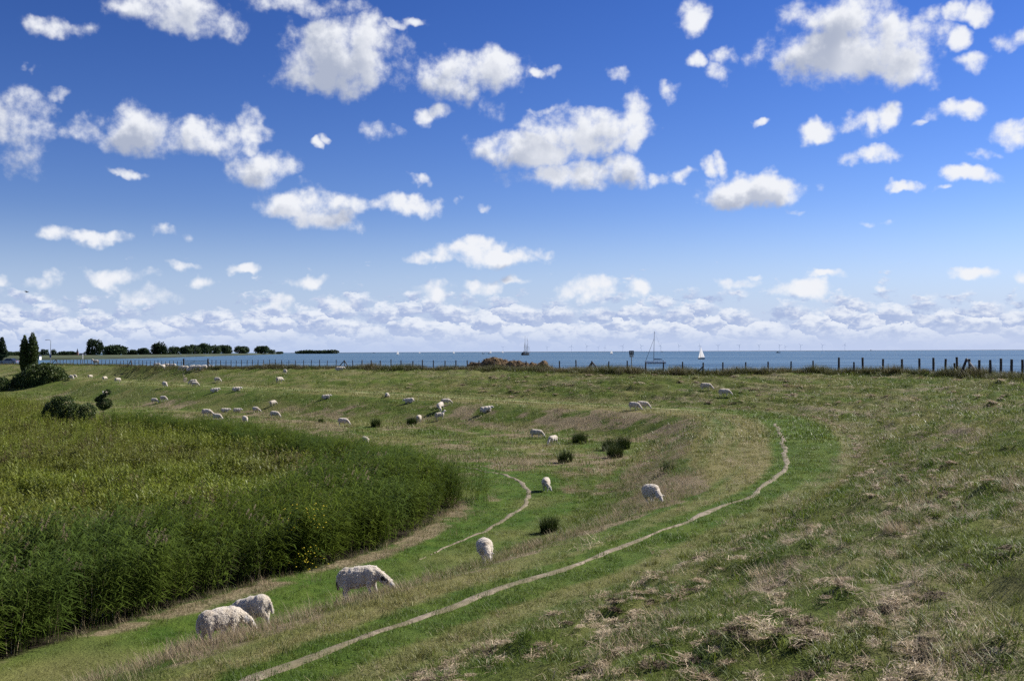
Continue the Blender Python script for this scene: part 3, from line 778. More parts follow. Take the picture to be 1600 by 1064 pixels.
protos('p_herb_far', [herb_mesh(14, .8, 1.2, s_ + 110) for s_ in range(4)], M_herb)
protos('p_seed', [herb_mesh(7, .40, 1.35, s_ + 120) for s_ in range(3)], M_herb2)

def wedge(n, r0, r1, a0=-.60, a1=.60):
    a = rng.uniform(a0, a1, n); r = np.sqrt(rng.uniform(r0 * r0, r1 * r1, n))
    return r * np.sin(a), r * np.cos(a)
def area(r0, r1, a=1.2): return a / 2 * (r1 * r1 - r0 * r0)
def on_path(z_): return ((np.abs(z_['s']) < .05) & (z_['r'] < 82)) | (z_['lp'] < .04)

parts_ = {k: [] for k in ('grass', 'lush', 'hay', 'tan', 'fence', 'reed', 'dead', 'herb', 'seed')}
mats_ = []
def put(kind, proto, x, y, zz_, sc_, sel):
    sel = np.asarray(sel)
    if sel.any(): parts_[kind].append((proto, x[sel], y[sel], zz_[sel], (np.broadcast_to(sc_, x.shape))[sel]))
for (r0, r1, dn, pg, plush, ph, ptan, gs) in ((4.5,26,24,'p_grass','p_lush','p_hay','p_tan',1.0), (26,62,9,'p_grass_mid','p_lush','p_hay_mid','p_tan',1.0), (62,135,1.7,'p_grass_far','p_grass_far','p_hay_mid','p_tan_far',1.0), (135,270,.35,'p_grass_far','p_grass_far','p_hay_mid','p_tan_far',1.4)):
    n = int(area(r0, r1) * dn); x, y = wedge(n, r0, r1); z_ = zones(x, y); h = land(x, y)
    free = (z_['sf'] < 1.5) & (~z_['reed'] | (z_['rd'] < .3)) & ~on_path(z_)
    free &= ~((np.abs(z_['s'] - .3) < .75) & (z_['r'] > 97))
    u = rng.random(n); isd = u < z_['dry'] * .62
    ish = (~isd) & (rng.random(n) < z_['hay'] * .42)
    isl = (~isd) & (~ish) & (rng.random(n) < z_['lush'])
    isg = (~isd) & (~ish) & (~isl)
    sv = gs * rng.uniform(.6, 1.35, n) * (.75 + .6 * fbm(x / 1.3, y / 1.3, 2, 55))
    put('grass', pg, x, y, h, sv, free & isg); put('lush', plush, x, y, h, sv, free & isl)
    put('hay', ph, x, y, h + .01, rng.uniform(.6, 1.3, n) * gs, free & ish)
    put('tan', ptan, x, y, h, rng.uniform(.55, 1.25, n) * gs, free & isd)
n = 5200; x, y = wedge(n, 4.5, 42); z_ = zones(x, y)      # taller tufts left by the sheep
put('grass', 'p_tuft', x, y, land(x, y), rng.uniform(.6, 1.25, n), (z_['s'] > z_['ob'] * .6) & (fbm(x / 1.6, y / 1.6, 3, 57) > .5) & ~on_path(z_))
n = 5000; x, y = wedge(n, 4.5, 34); z_ = zones(x, y)      # single straws lying about
put('hay', 'p_straw', x, y, land(x, y) + .05, rng.uniform(.6, 1.4, n), (z_['s'] > z_['ob']) & (rng.random(n) < .7))
def contour_yaw(x, y):
    e = .3; s0 = sdist(x, y, BERM)[0]; gx_ = sdist(x + e, y, BERM)[0] - s0; gy_ = sdist(x, y + e, BERM)[0] - s0
    return np.arctan2(-gx_, gy_)
for (r0, r1, dn, pm, k_) in ((5, 30, 4.5, 'p_mat', .85), (30, 62, 1.5, 'p_mat_mid', .9), (62, 135, .30, 'p_mat_mid', 1.4)):
    n = int(area(r0, r1) * dn); x, y = wedge(n, r0, r1); z_ = zones(x, y)
    row = fbm(z_['s'] / 1.2, z_['t'] / 5, 3, 95) + .25 * (fbm(x / 7, y / 7, 2, 97) - .5)
    ok = (z_['s'] > z_['ob'] + .3) & (z_['sf'] < -1.2) & (row > .515)
    edge_l = (np.abs(z_['s'] - z_['ob'] + .1) < .35) & (z_['r'] > 55) & (z_['r'] < 92)
    mats_.append((pm, x[ok], y[ok], rng.uniform(.3, 1.2, ok.sum()) * k_))
    ok2 = (z_['s'] > z_['ob'] + .3) & (z_['sf'] < -1.2) & (row > .50) & (rng.random(n) < .30)
    mats_.append(('p_thatch', x[ok2] + rng.normal(0, .25, ok2.sum()), y[ok2] - .12, rng.uniform(.5, 1.2, ok2.sum()) * k_))
n = 9000; x, y = wedge(n, 55, 92, 0, .5); z_ = zones(x, y); ok = (np.abs(z_['s'] - z_['ob'] + .1) < .30) & (rng.random(n) < .8)
mats_.append(('p_mat_mid', x[ok], y[ok], rng.uniform(.35, .8, ok.sum())))
# extra tan stems on the bank
n = 9000; x, y = wedge(n, 14, 75); z_ = zones(x, y)
put('tan', 'p_tan', x, y, land(x, y), rng.uniform(.6, 1.3, n), (z_['dry'] > .55) & ~on_path(z_) & ~z_['reed'] & (rng.random(n) < .8))
# rank grass along the fence
n = 9000; tpos = rng.uniform(FL[0], FL[-1], n * 6)
fx = np.interp(tpos, FL, FENCE[:, 0]); fy = np.interp(tpos, FL, FENCE[:, 1])
ok = (fx > -190) & (fx < 60) & (fy > 20) & (fy < 300)
# sample evenly along the visible stretch
vis = np.where((FENCE[:, 0] > -190) & (FENCE[:, 1] > 20) & (FENCE[:, 1] < 300))[0]
tpos = rng.uniform(FL[vis[0]], FL[vis[-1]], n)
fx = np.interp(tpos, FL, FENCE[:, 0]); fy = np.interp(tpos, FL, FENCE[:, 1])
tx = np.interp(tpos, FL, tang[:, 0]); ty = np.interp(tpos, FL, tang[:, 1]); of = rng.normal(.1, .75, n)
x, y = fx + ty * of, fy - tx * of
clump = fbm(tpos / 3.0, tpos * 0, 3, 77)
thin_left = 1 - .6 * sstep(-30, -70, fx)
put('fence', 'p_fence', x, y, land(x, y), np.clip((.55 + .9 * clump) * rng.uniform(.6, 1.2, n) * thin_left * (1 + .12 * sstep(-10, 25, fx)), .2, 2), np.ones(n, bool))
# reed bed
n = 11500; x = rng.uniform(-40, 5, n); y = rng.uniform(12, 66, n); z_ = zones(x, y)
edge = 6.5 + 4 * (fbm(x / 6, y / 6, 3, 21) - .5)
rtop = 1 - .28 * sstep(-6.5, -1.5, x)
rtop = rtop * (.72 + .50 * fbm(x / 2.4, y / 2.4, 3, 23))
sel_d = z_['reed'] & (z_['rd'] < 2.2) & (rng.random(n) < .22); put('dead', 'p_dead', x, y, land(x, y), rng.uniform(.5, 1.0, n) * rtop, sel_d)
put('reed', 'p_plume', x, y, land(x, y), rng.uniform(.9, 1.08, n) * rtop, z_['reed'] & (z_['rd'] < edge) & (rng.random(n) < .10))
put('reed', 'p_reed', x, y, land(x, y), rng.uniform(.8, 1.15, n) * rtop, z_['reed'] & (z_['rd'] < edge) & (rng.random(n) < 1.15 - z_['rd'] / 14))
n = 3200; ii_ = rng.uniform(0, 1, n); bl = np.array(RBACK[:-2]); bseg = np.concatenate([[0], np.cumsum(np.hypot(*np.diff(bl, axis=0).T))])
tt_ = ii_ * bseg[8]
x = np.interp(tt_, bseg, bl[:, 0]) + rng.normal(0, 1.0, n); y = np.interp(tt_, bseg, bl[:, 1]) + rng.normal(-.6, 1.0, n)
z_ = zones(x, y); dens_b = 1 - .75 * ii_
put('reed', 'p_reed', x, y, land(x, y), rng.uniform(.6, .95, n), (rng.random(n) < dens_b) & (z_['lp'] > 1))
for (r0, r1, dn, pp) in ((14,75,5.5,'p_herb'), (75,175,1.3,'p_herb_far')):
    n = int(area(r0, r1, .75) * dn); x, y = wedge(n, r0, r1, -.75, .0); z_ = zones(x, y)
    inn = z_['reed'] & (z_['rd'] > 4.0)
    patch_h = .38 + 1.25 * fbm(x / 1.8, y / 1.8, 3, 61)
    sd_ = (fbm(x / 6, y / 6, 3, 63) > .57) & (rng.random(n) < .30)
    put('herb', pp, x, y, land(x, y), rng.uniform(.75, 1.2, n) * patch_h, inn & ~sd_)
    put('seed', 'p_seed', x, y, land(x, y), rng.uniform(.7, 1.05, n) * patch_h, inn & sd_)
LAB = dict(grass=('pasture_grass', 'short grazed green grass covering the dyke and meadow', 'grass'), lush=('mown_grass', 'brighter green mown grass along the level berm', 'grass'),
           hay=('cut_hay', 'pale cut hay lying in wisps over the grassy dyke slope', 'hay'), tan=('dry_grass', 'tan dry standing grass on the bank and meadow', 'grass'),
           fence=('rank_grass', 'tall dark rank grass growing along the wire fence', 'grass'), dead=('dead_reed_stems', 'pale dead stems standing along the front of the reeds', 'reeds'), reed=('reeds', 'dense dark green reeds at the edge of the marsh', 'reeds'),
           herb=('marsh_plants', 'yellow green leafy plants filling the marsh behind the reeds', 'plants'), seed=('brown_marsh_plants', 'brownish seeding plants mixed into the marsh', 'plants'))
for pr in ('p_mat', 'p_mat_mid', 'p_thatch'):
    x, y, k_ = (np.concatenate([m_[i] for m_ in mats_ if m_[0] == pr]) for i in (1, 2, 3))
    scatter('hay_clumps' if pr != 'p_thatch' else 'brown_pit_shade', pr, x, y, land(x, y) + .035, k_, tilt=.1, yaw=contour_yaw(x, y) + rng.normal(0, .35, len(x)), label='small clumps of cut hay strewn along the dyke slope' if pr != 'p_thatch' else 'dark brown straw clumps standing in for shaded pits between the hay clumps', cat='hay')
for kind, lst in parts_.items():
    nm, lab, cat = LAB[kind]
    for pr in sorted({l[0] for l in lst}):
        A = [np.concatenate([l[i] for l in lst if l[0] == pr]) for i in range(1, 5)]
        tint = None
        if kind in ('grass', 'lush'):
            q_ = zones(A[0], A[1]); tint = parched(q_)
        scatter(nm, pr, *A, tint=tint, label=lab, cat=cat, tilt=.15 if kind in ('grass', 'lush', 'hay') else .07, yaw=rng.normal(0, .5, len(A[0])) if kind == 'reed' else None)

# ------------------------------------------------------------------ fence and gate on the crest
def fence_pt(px):
    """point of the fence line seen at image column px"""
    u = (px - 800) / F
    az_ = FENCE[:, 0] / np.maximum(FENCE[:, 1], 1e-3)
    lo = np.where(FENCE[:, 1] > 60)[0]
    o_ = np.argsort(az_[lo]); d = lo[o_]
    x = np.interp(u, az_[d], FENCE[d, 0]); y = np.interp(u, az_[d], FENCE[d, 1])
    return Vector((x, y, land1(x, y)))
def fence_dir(px):
    a, b = fence_pt(px - 4), fence_pt(px + 4); d = (b - a); d.z = 0; return d.normalized()
fence = empty('post_and_wire_fence', fence_pt(800))
tag(fence, 'long weathered post and wire fence along the dyke crest', 'fence')
def under(o, parent):                     # keep world placement when parenting to a thing that only has a location
    o.parent = parent; o.location = o.location - parent.location
def post_mesh(h, w, seed):
    g_ = random.Random(seed); b = MB(); rings = []
    for k, z in enumerate((-.35, .2, h * .6, h)):
        ox, oy = g_.uniform(-.012, .012), g_.uniform(-.012, .012)
        rings.append([(ox + w * math.cos(a) * g_.uniform(.9, 1.1), oy + w * math.sin(a) * g_.uniform(.9, 1.1), z + (g_.uniform(-.02, .02) if k == 3 else 0)) for a in [i * math.pi / 4 for i in range(8)]])
    b.loft(rings); me = b.mesh('post'); me.materials.append(M_wood); return me
POSTS = [post_mesh(1.40, .085, i) for i in range(5)]
post_px = [1597,1580,1563,1547,1530,1514,1495,1477,1458,1436,1409,1379,1348,1310,1270,1235,1200,1165,1129,1098,1066,1036,1009,980,950,925,900,874,848,822,797,772,748,730,712,695,677,660,645,626,611,594,580,565,551,538,525,511,499,486,474,462,451,440,430,421,412,403,394,386,377,369,361,353,345,337,331]
post_px += [283,277,271,265,259,253,247,241,235,229,223,217,211,205,199,193,188,182,176,171,165,159,154,148,143,137,132,126,121,115,110,104,99,94,88,82]
post_px = [1618,1637,1660] + post_px
tops = {}
for i, px in enumerate(post_px):
    p = fence_pt(px)
    o = bpy.data.objects.new('post', POSTS[i % 5]); COL.objects.link(o); o.location = p - fence.location; o.parent = fence
    sc_ = random.uniform(.94, 1.06) * (1.22 if px > 1280 else 1.0)
    wd_ = 1.35 if px > 1280 else (.95 if px > 560 else .68); sc_ *= (1 if px > 330 else .85); o.scale = (wd_, wd_, sc_); o.rotation_euler = (random.gauss(0, .025), random.gauss(0, .025), random.uniform(0, 6))
    tops[px] = p + Vector((0, 0, 1.32 * sc_))
for px, extra in ((1491, 1.0), (1334, 1.05)):     # odd short posts standing between
    p = fence_pt(px); o = bpy.data.objects.new('post', POSTS[1]); COL.objects.link(o); o.location = p - fence.location; o.parent = fence; o.scale = (1.1, 1.1, .92)
for hgt in (.35, .62, .88, 1.12):
    for chain_ in ([p for p in post_px if p > 325], [p for p in post_px if p < 285]):
        b = MB(); pts = [fence_pt(px) + Vector((0, 0, hgt)) - fence.location for px in chain_]
        b.loft([[q + Vector((0, .009 * math.cos(a_), .009 * math.sin(a_))) for a_ in (0, 2.1, 4.2)] for q in pts]); b.build('wire', M_wire, fence)
def brace(px, side, m, spread=2.0, h=1.25, r=.08, front=0.):
    p = fence_pt(px); d = fence_dir(px); q = p + d * spread * side + Vector((0, -front, 0)); q.z = land1(q.x, q.y) - .05
    b = MB(); b.bar(q - fence.location, p + Vector((0, 0, h)) - fence.location, r, r * .9, 8); b.build('brace', m, fence)
for px in (925, 538, 205, 88): brace(px, -1, M_wood, 1.4 if px < 900 else 1.7, front=2.4 if px > 900 else 1.0, r=.12 if px > 900 else .08); brace(px, 1, M_wood, 1.4 if px < 900 else 1.7, front=.5, r=.10 if px > 900 else .08)
brace(1510, 1, M_pale, 1.6, 1.75, .11, .5)
p = fence_pt(1510); b = MB(); b.bar(p + Vector((-1.3, -1.3, -.15)) - fence.location, p + Vector((0, 0, 1.7)) - fence.location, .14, .12, 8); b.build('brace', M_wood, fence)
brace(1098, -1, M_wood, .9, .85); brace(1150, 1, M_wood, .7, .8)

ga, gb = fence_pt(287), fence_pt(325)
gate = empty('field_gate', ga); tag(gate, 'wooden field gate with stout dark posts behind the huddled sheep', 'gate')
d = gb - ga; L_ = d.length; dn = d.normalized()
for q in (ga, gb):
    b = MB(); b.bar(q + Vector((0, 0, -.3)) - ga, q + Vector((0, 0, 1.62)) - ga, .15, .14, 8); b.build('gate_post', M_wood, gate)
for k, hgt in enumerate((.28, .52, .76, 1.0, 1.24)):
    b = MB(); b.bar(dn * .2 + Vector((0, 0, hgt)), dn * (L_ - .2) + Vector((0, 0, hgt)), .035, n=6); b.build('rail', M_wood, gate)
b = MB(); b.bar(dn * .25 + Vector((0, 0, .3)), dn * (L_ * .5) + Vector((0, 0, 1.22)), .03, n=6); b.build('diagonal_brace', M_wood, gate)
b = MB(); b.bar(dn * (L_ + 1.5) + Vector((0, 0, .05)), dn * L_ + Vector((0, 0, 1.2)), .06, n=6); b.build('post_strut', M_wood, gate)

# ------------------------------------------------------------------ sheep
def chain(b, pts):
    """overlapping balls along a limb; pts are (x, y, z, radius)"""
    for p, q in zip(pts[:-1], pts[1:]):
        a, c_ = Vector(p[:3]), Vector(q[:3]); n = max(2, int((c_ - a).length / (min(p[3], q[3]) * .45)))
        for k in range(n + 1):
            t = k / n; b.ball(a.lerp(c_, t), p[3] + (q[3] - p[3]) * t, 2)
def sheep_mesh(name, pose, vox, seed=0, ear_dark=False):
    b = MB(); zb = .62 if pose != 'lying' else .33
    b.ball((-.02, 0, zb), (.52, .265, .265), 3); b.ball((-.32, 0, zb + .01), (.25, .25, .265), 3); b.ball((.30, 0, zb - .01), (.24, .245, .25), 3); b.ball((-.05, 0, zb - .06), (.42, .27, .22), 3)
    ty = .0
    if pose == 'grazing': ty = .0; chain(b, [(.42, 0, .64, .175), (.62, ty, .48, .125), (.76, ty, .34, .098)]); head = [(.77, ty, .31, .092), (.83, ty, .22, .080), (.87, ty, .135, .056)]; ear = Vector((.78, ty, .37))
    elif pose == 'turned': chain(b, [(.42, 0, .64, .175), (.58, .14, .48, .125), (.66, .27, .34, .098)]); head = [(.66, .29, .31, .092), (.69, .34, .22, .080), (.71, .38, .135, .056)]; ear = Vector((.66, .28, .37))
    elif pose == 'standing': chain(b, [(.40, 0, .70, .17), (.56, 0, .88, .125), (.62, 0, .98, .105)]); head = [(.63, 0, 1.0, .092), (.74, 0, .95, .078), (.84, 0, .88, .052)]; ear = Vector((.60, 0, 1.03))
    else: chain(b, [(.38, 0, .36, .18), (.54, 0, .42, .13), (.60, 0, .44, .11)]); head = [(.61, 0, .45, .095), (.71, 0, .38, .082), (.78, 0, .30, .056)]; ear = Vector((.58, 0, .50))
    chain(b, head)
    sp = {'turned': .29, 'standing': .22, 'lying': .22}.get(pose, .24)
    for sgn in (-1, 1):
        hd = (Vector(head[1][:3]) - Vector(head[0][:3])); hd.z = 0
        hd = hd.normalized() if hd.length > .01 else Vector((1, 0, 0)); side = Vector((-hd.y, hd.x, 0)) * sgn
        b2 = ear + side * .085; chain(b, [(*b2, .026), (*(b2 + side * .07 + Vector((0, 0, -.012))), .030), (*(b2 + side * .12 + Vector((0, 0, -.04))), .020)])
    if pose != 'lying':
        st = {'grazing': (.05, -.06), 'turned': (.10, -.08), 'standing': (0, 0)}[pose]
        for sgn in (-1, 1):
            f = st[0] * sgn; h = st[1] * sgn
            chain(b, [(.29 + f * .3, .13 * sgn, .50, .095), (.30 + f, .125 * sgn, .30, .052), (.31 + f * 1.2, .12 * sgn, .14, .036), (.30 + f * 1.3, .12 * sgn, .03, .038)])
            chain(b, [(-.33 + h * .3, .13 * sgn, .52, .13), (-.37 + h * .6, .13 * sgn, .38, .075), (-.44 + h, .125 * sgn, .27, .045), (-.41 + h * 1.2, .12 * sgn, .13, .036), (-.40 + h * 1.3, .12 * sgn, .03, .038)])
    else:
        for sgn in (-1, 1):
            chain(b, [(.25, .2 * sgn, .14, .08), (.42, .19 * sgn, .06, .045), (.28, .22 * sgn, .045, .04)])
            chain(b, [(-.30, .22 * sgn, .18, .13), (-.12, .25 * sgn, .07, .055), (-.30, .27 * sgn, .045, .04)])
    chain(b, [(-.54, 0, zb + .08, .05), (-.60, 0, zb - .06, .042), (-.60, 0, zb - .22, .034)])
    me = b.mesh(name); tmp = bpy.data.objects.new('tmp', me); COL.objects.link(tmp)
    rm = tmp.modifiers.new('r', 'REMESH'); rm.mode = 'VOXEL'; rm.voxel_size = vox; rm.use_smooth_shade = True
    sm = tmp.modifiers.new('s', 'SMOOTH'); sm.iterations = 5; sm.factor = .6
    dg = bpy.context.evaluated_depsgraph_get(); out = bpy.data.meshes.new_from_object(tmp.evaluated_get(dg))
    bpy.data.objects.remove(tmp); out.name = name
    n = len(out.vertices); co_ = np.empty(n * 3, np.float32); out.vertices.foreach_get('co', co_); co_ = co_.reshape(-1, 3)
    no = np.empty(n * 3, np.float32); out.vertices.foreach_get('normal', no); no = no.reshape(-1, 3)
    hp = np.array(head[0][:3]); hdir = np.array(head[2][:3]) - hp; hdir /= np.linalg.norm(hdir)
    is_head = ((co_ - hp) @ hdir > .02) & (np.linalg.norm(co_ - np.array(head[1][:3]), axis=1) < .27)
    is_ear = np.linalg.norm(co_ - np.array(ear), axis=1) < .25
    ex = np.abs((co_ - np.array(ear)) @ np.array((-hdir[1], hdir[0], 0)) / max(np.hypot(hdir[0], hdir[1]), .05)); is_ear &= ex > .10
    is_leg = (co_[:, 2] < (.30 if pose != 'lying' else .09)) & ~is_head
    wool = ~(is_head | is_ear | is_leg)
    w1 = fbm(co_[:, 0] * 9 + co_[:, 1] * 4 + 20, co_[:, 2] * 9 + co_[:, 1] * 7 + 20, 3, seed) - .5
    w2 = fbm(co_[:, 0] * 28 + 50, co_[:, 2] * 26 + co_[:, 1] * 24 + 50, 2, seed + 3) - .5
    co_ = co_ + no * (wool * (w1 * .045 + w2 * .016 + .012))[:, None]
    out.vertices.foreach_set('co', co_.astype(np.float32).ravel())
    out.materials.clear(); [out.materials.append(m) for m in (M_wool, M_skin, M_dark)]
    cls = np.where(is_ear & ear_dark, 2, np.where(is_head | is_ear | is_leg, 1, 0))
    for p in out.polygons: p.material_index = int(cls[p.vertices[0]]); p.use_smooth = True
    if ear_dark:
        tail = co_[:, 0] < -.585
        for p in out.polygons:
            if tail[p.vertices[0]] and co_[p.vertices[0], 2] < zb - .02: p.material_index = 2
    out.update(); return out
SM = {'near_graze': sheep_mesh('sheep', 'grazing', .020, 1), 'near_dark': sheep_mesh('sheep', 'grazing', .020, 4, True), 'near_turn': sheep_mesh('sheep', 'turned', .020, 2),
      'graze': sheep_mesh('sheep', 'grazing', .034, 3), 'turn': sheep_mesh('sheep', 'turned', .034, 5), 'stand': sheep_mesh('sheep', 'standing', .034, 6), 'lie': sheep_mesh('sheep', 'lying', .034, 7)}
M_lock = leaf_mat('wool_lock', (.86,.80,.71), (.80,.74,.64), rough=.9, transl=.45, spec=.03)
def fleece_mesh(me, seed, n=2600):
    """short drooping locks of wool over the body"""
    g_ = np.random.default_rng(seed)
    F_ = [(p.center[:], p.normal[:]) for p in me.polygons if p.material_index == 0]
    k = g_.integers(0, len(F_), n); c_ = np.array([F_[i][0] for i in k]); nn = np.array([F_[i][1] for i in k])
    c_ = c_ + g_.normal(0, .008, (n, 3)) - nn * .006
    d = nn * .35 + np.array((-.15, 0, -.75)) + g_.normal(0, .35, (n, 3)); d /= np.linalg.norm(d, axis=1)[:, None]
    w = np.cross(d, nn); w /= np.maximum(np.linalg.norm(w, axis=1), 1e-3)[:, None]; L = g_.uniform(.012, .028, n)[:, None]; w = w * g_.uniform(.005, .011, n)[:, None]
    V = np.stack([c_ - w, c_ + w, c_ + d * L + w * .4 + nn * .012, c_ + d * L - w * .4 + nn * .012], 1).reshape(-1, 3)
    f = mesh_np('fleece', V, np.arange(n * 4).reshape(-1, 4)); f.materials.append(M_lock); return f
FLEECE = {k: fleece_mesh(SM[k], i) for i, k in enumerate(('near_graze', 'near_dark', 'near_turn'))}
# pixel of the feet, mesh, heading in degrees (0 = to the right of the picture, 90 = away), size, label, group
SHEEP = [
 (350,1001,'near_graze',34,.94,'woolly sheep seen from its rump, standing in front of another in tan grass',None),
 (399,990,'near_turn',160,1.0,'pale sheep half hidden behind another one, rump towards the worn path',None),
 (567,938,'near_dark',-4,1.06,'woolly sheep with dark ears and black tail grazing in side view',None),
 (763,878,'near_graze',-82,1.0,'sheep grazing head-on beside the tan bank, face down between its legs',None),
 (853,766,'near_turn',-95,.92,'lone sheep grazing on green meadow just right of the narrow winding path',None),
 (1022,781,'near_graze',-72,1.06,'lone sheep grazing at the top of the tan bank below the berm',None),
 (838,684,'graze',-12,1.0,'sheep grazing sideways above the rush clumps, one of a close pair',None),
 (864,694,'graze',-125,1.0,'sheep turning down towards the reeds, lower of the pair by the rushes',None),
 (991,641,'graze',-35,1.05,'white sheep on the grassy track, rear one of two grazing in line',None),
 (1004,640,'graze',-15,1.05,'sheep on the grassy track leading the two that graze in line',None),
 (1103,609,'graze',-12,1.05,'sheep grazing high on the slope just below the fence, upper of two',None),
 (1132,621,'graze',-10,1.05,'sheep grazing on the hay-strewn slope, lower of two with long shadows',None),
 (689,641,'turn',-110,1.15,'broad sheep standing on the track in front of a smaller one',None),
 (697,634,'graze',10,.95,'small sheep peeping out behind a broad sheep on the track',None),
 (688,656,'stand',20,1.0,'sheep with its head raised below the grassy track',None),
 (655,660,'graze',80,1.0,'sheep standing tight against a dark round rush clump',None),
 (760,644,'lie',15,1.2,'sheep lying alone on the slope under the grassy track',None),
 (640,629,'lie',170,1.1,'sheep lying at the edge of the pale track',None),
 (605,620,'lie',100,1.0,'bright white sheep lying on the pale track',None),
 (510,623,'lie',10,1.0,'sheep resting beside the pale track, halfway along it',None),
 (536,665,'graze',-14,1.05,'sheep grazing sideways in dry tan grass behind the reeds',None),
 (571,697,'graze',-65,1.0,'sheep half sunk in the reeds at the back edge of the marsh',None),
 (427,634,'graze',55,.9,'sheep grazing uphill in green grass above two others near the marsh',None),
 (429,653,'graze',-18,1.05,'sheep in tan grass right of the loose flock along the marsh edge',None),
 (400,645,'turn',-40,1.0,'sheep with shaded rump in the loose flock along the marsh edge',None),
 (383,661,'graze',-60,1.0,'sheep standing deep in the green marsh edge',None),
 (371,644,'lie',-10,1.0,'low resting sheep in tan grass, flat along the ground','resting sheep in the tan grass'),
 (352,644,'lie',5,1.0,'low resting sheep in tan grass, flat along the ground','resting sheep in the tan grass'),
 (339,657,'graze',-20,1.0,'sheep grazing at the marsh edge beside a pair of overlapping ones',None),
 (323,651,'turn',-15,1.2,'wide sheep at the left end of the loose flock along the marsh edge',None),
 (242,630,'graze',-25,1.0,'sheep grazing in tan meadow, one of two far from the flock','pair of sheep in the tan meadow'),
 (256,627,'graze',-25,1.0,'sheep grazing in tan meadow, one of two far from the flock','pair of sheep in the tan meadow'),
 (258,605,'graze',-50,1.15,'sheep coming down past the pale track with a dark shadow',None),
 (304,604,'graze',0,1.0,'white sheep at the foot of the trodden gate path',None),
 (302,601,'turn',180,1.1,'pinkish sheep behind a white one at the foot of the gate path',None),
 (340,597,'graze',-25,1.05,'sheep walking down the green slope below the gate',None),
 (336,612,'lie',10,1.1,'sheep resting just under the pale track below the gate','sheep resting under the track'),
 (370,611,'lie',15,1.1,'sheep resting just under the pale track below the gate','sheep resting under the track'),
 (257,577,'stand',-95,1.0,'sheep standing alone high on the bank left of the gate',None),
 (446,586,'graze',120,1.0,'sheep grazing high on the slope above a walking one',None),
 (437,598,'graze',50,1.1,'sheep climbing the slope with a long dark shadow',None),
 (454,574,'lie',0,1.25,'sheep lying right up against the wire fence',None),
 (531,580,'lie',0,1.25,'sheep lying on the slope just under the A-shaped fence brace',None),
 (112,593,'graze',-40,1.15,'sheep beside the dark thicket, lower of two touching','pair of sheep beside the thicket'),
 (117,591,'graze',-40,1.0,'sheep beside the dark thicket, lower of two touching','pair of sheep beside the thicket'),
 (141,591.5,'turn',60,1.0,'small distant sheep standing on the pale track past the thicket','distant sheep strung along the track'),
 (164,594.5,'graze',70,1.0,'small distant sheep standing on the pale track past the thicket','distant sheep strung along the track'),
 (184,597.5,'turn',50,1.05,'small distant sheep standing on the pale track past the thicket','distant sheep strung along the track'),
 (166,619,'stand',-100,1.0,'white sheep right behind the small crooked tree',None),
]
for k, px in enumerate((285,290,296,301,304,310,315,319)):
    SHEEP.append((px, 578.6 + (k % 3) * .6 - (1 if k > 4 else 0), ('graze', 'turn', 'lie', 'turn')[k % 4], (170, 10, -30, 200)[k % 4], 1.05, 'white sheep crowded together in front of the field gate', 'flock huddled at the gate'))
SHEEP.append((328,574.8,'lie',0,1.0,'sheep lying at the foot of the right gate post',None))
DEPTH = {350: 22.0, 399: 23.2, 567: 25.2, 763: 31.0, 1022: 41.0}
for px, py, mk, hd_, sc_, lab, grp_ in SHEEP:
    p = on_ground(px, py); sc_ *= .88
    if px in DEPTH: p = at_y(px, py, DEPTH[px]); p.z = land1(p.x, p.y)
    o = bpy.data.objects.new('sheep', SM[mk]); COL.objects.link(o); o.location = p
    e1 = land(np.array([p.x + .4, p.x - .4, p.x, p.x]), np.array([p.y, p.y, p.y + .4, p.y - .4]), False)
    nrm = Vector((-(e1[0] - e1[1]) / .8, -(e1[2] - e1[3]) / .8, 1)).normalized()
    q = Vector((0, 0, 1)).rotation_difference(nrm.lerp(Vector((0, 0, 1)), .35).normalized())
    o.rotation_mode = 'QUATERNION'; o.rotation_quaternion = q @ Euler((0, 0, R(hd_))).to_quaternion()
    o.scale = (sc_,) * 3; tag(o, lab, 'sheep', grp_)
    if mk in FLEECE:
        fl = bpy.data.objects.new('fleece', FLEECE[mk]); COL.objects.link(fl); fl.parent = o
# sheep beyond the fence
for px, dx in ((140, 1.6), (228, 2.2), (243, 2.0), (250, 2.4)):
    p = fence_pt(px); d_ = fence_dir(px); nn = Vector((-d_.y, d_.x, 0)); p = p + nn * dx; p.z = land1(p.x, p.y) - .02
    o = bpy.data.objects.new('sheep', SM['stand' if px == 140 else 'lie']); COL.objects.link(o); o.location = p; o.scale = (1.25 if px == 140 else 1.1,) * 3; o.rotation_euler.z = 3.0
    if px == 140: tag(o, 'white sheep standing behind the fence beside the white marker post', 'sheep')
    else: tag(o, 'white sheep lying on the water side of the fence', 'sheep', 'sheep lying behind the fence')

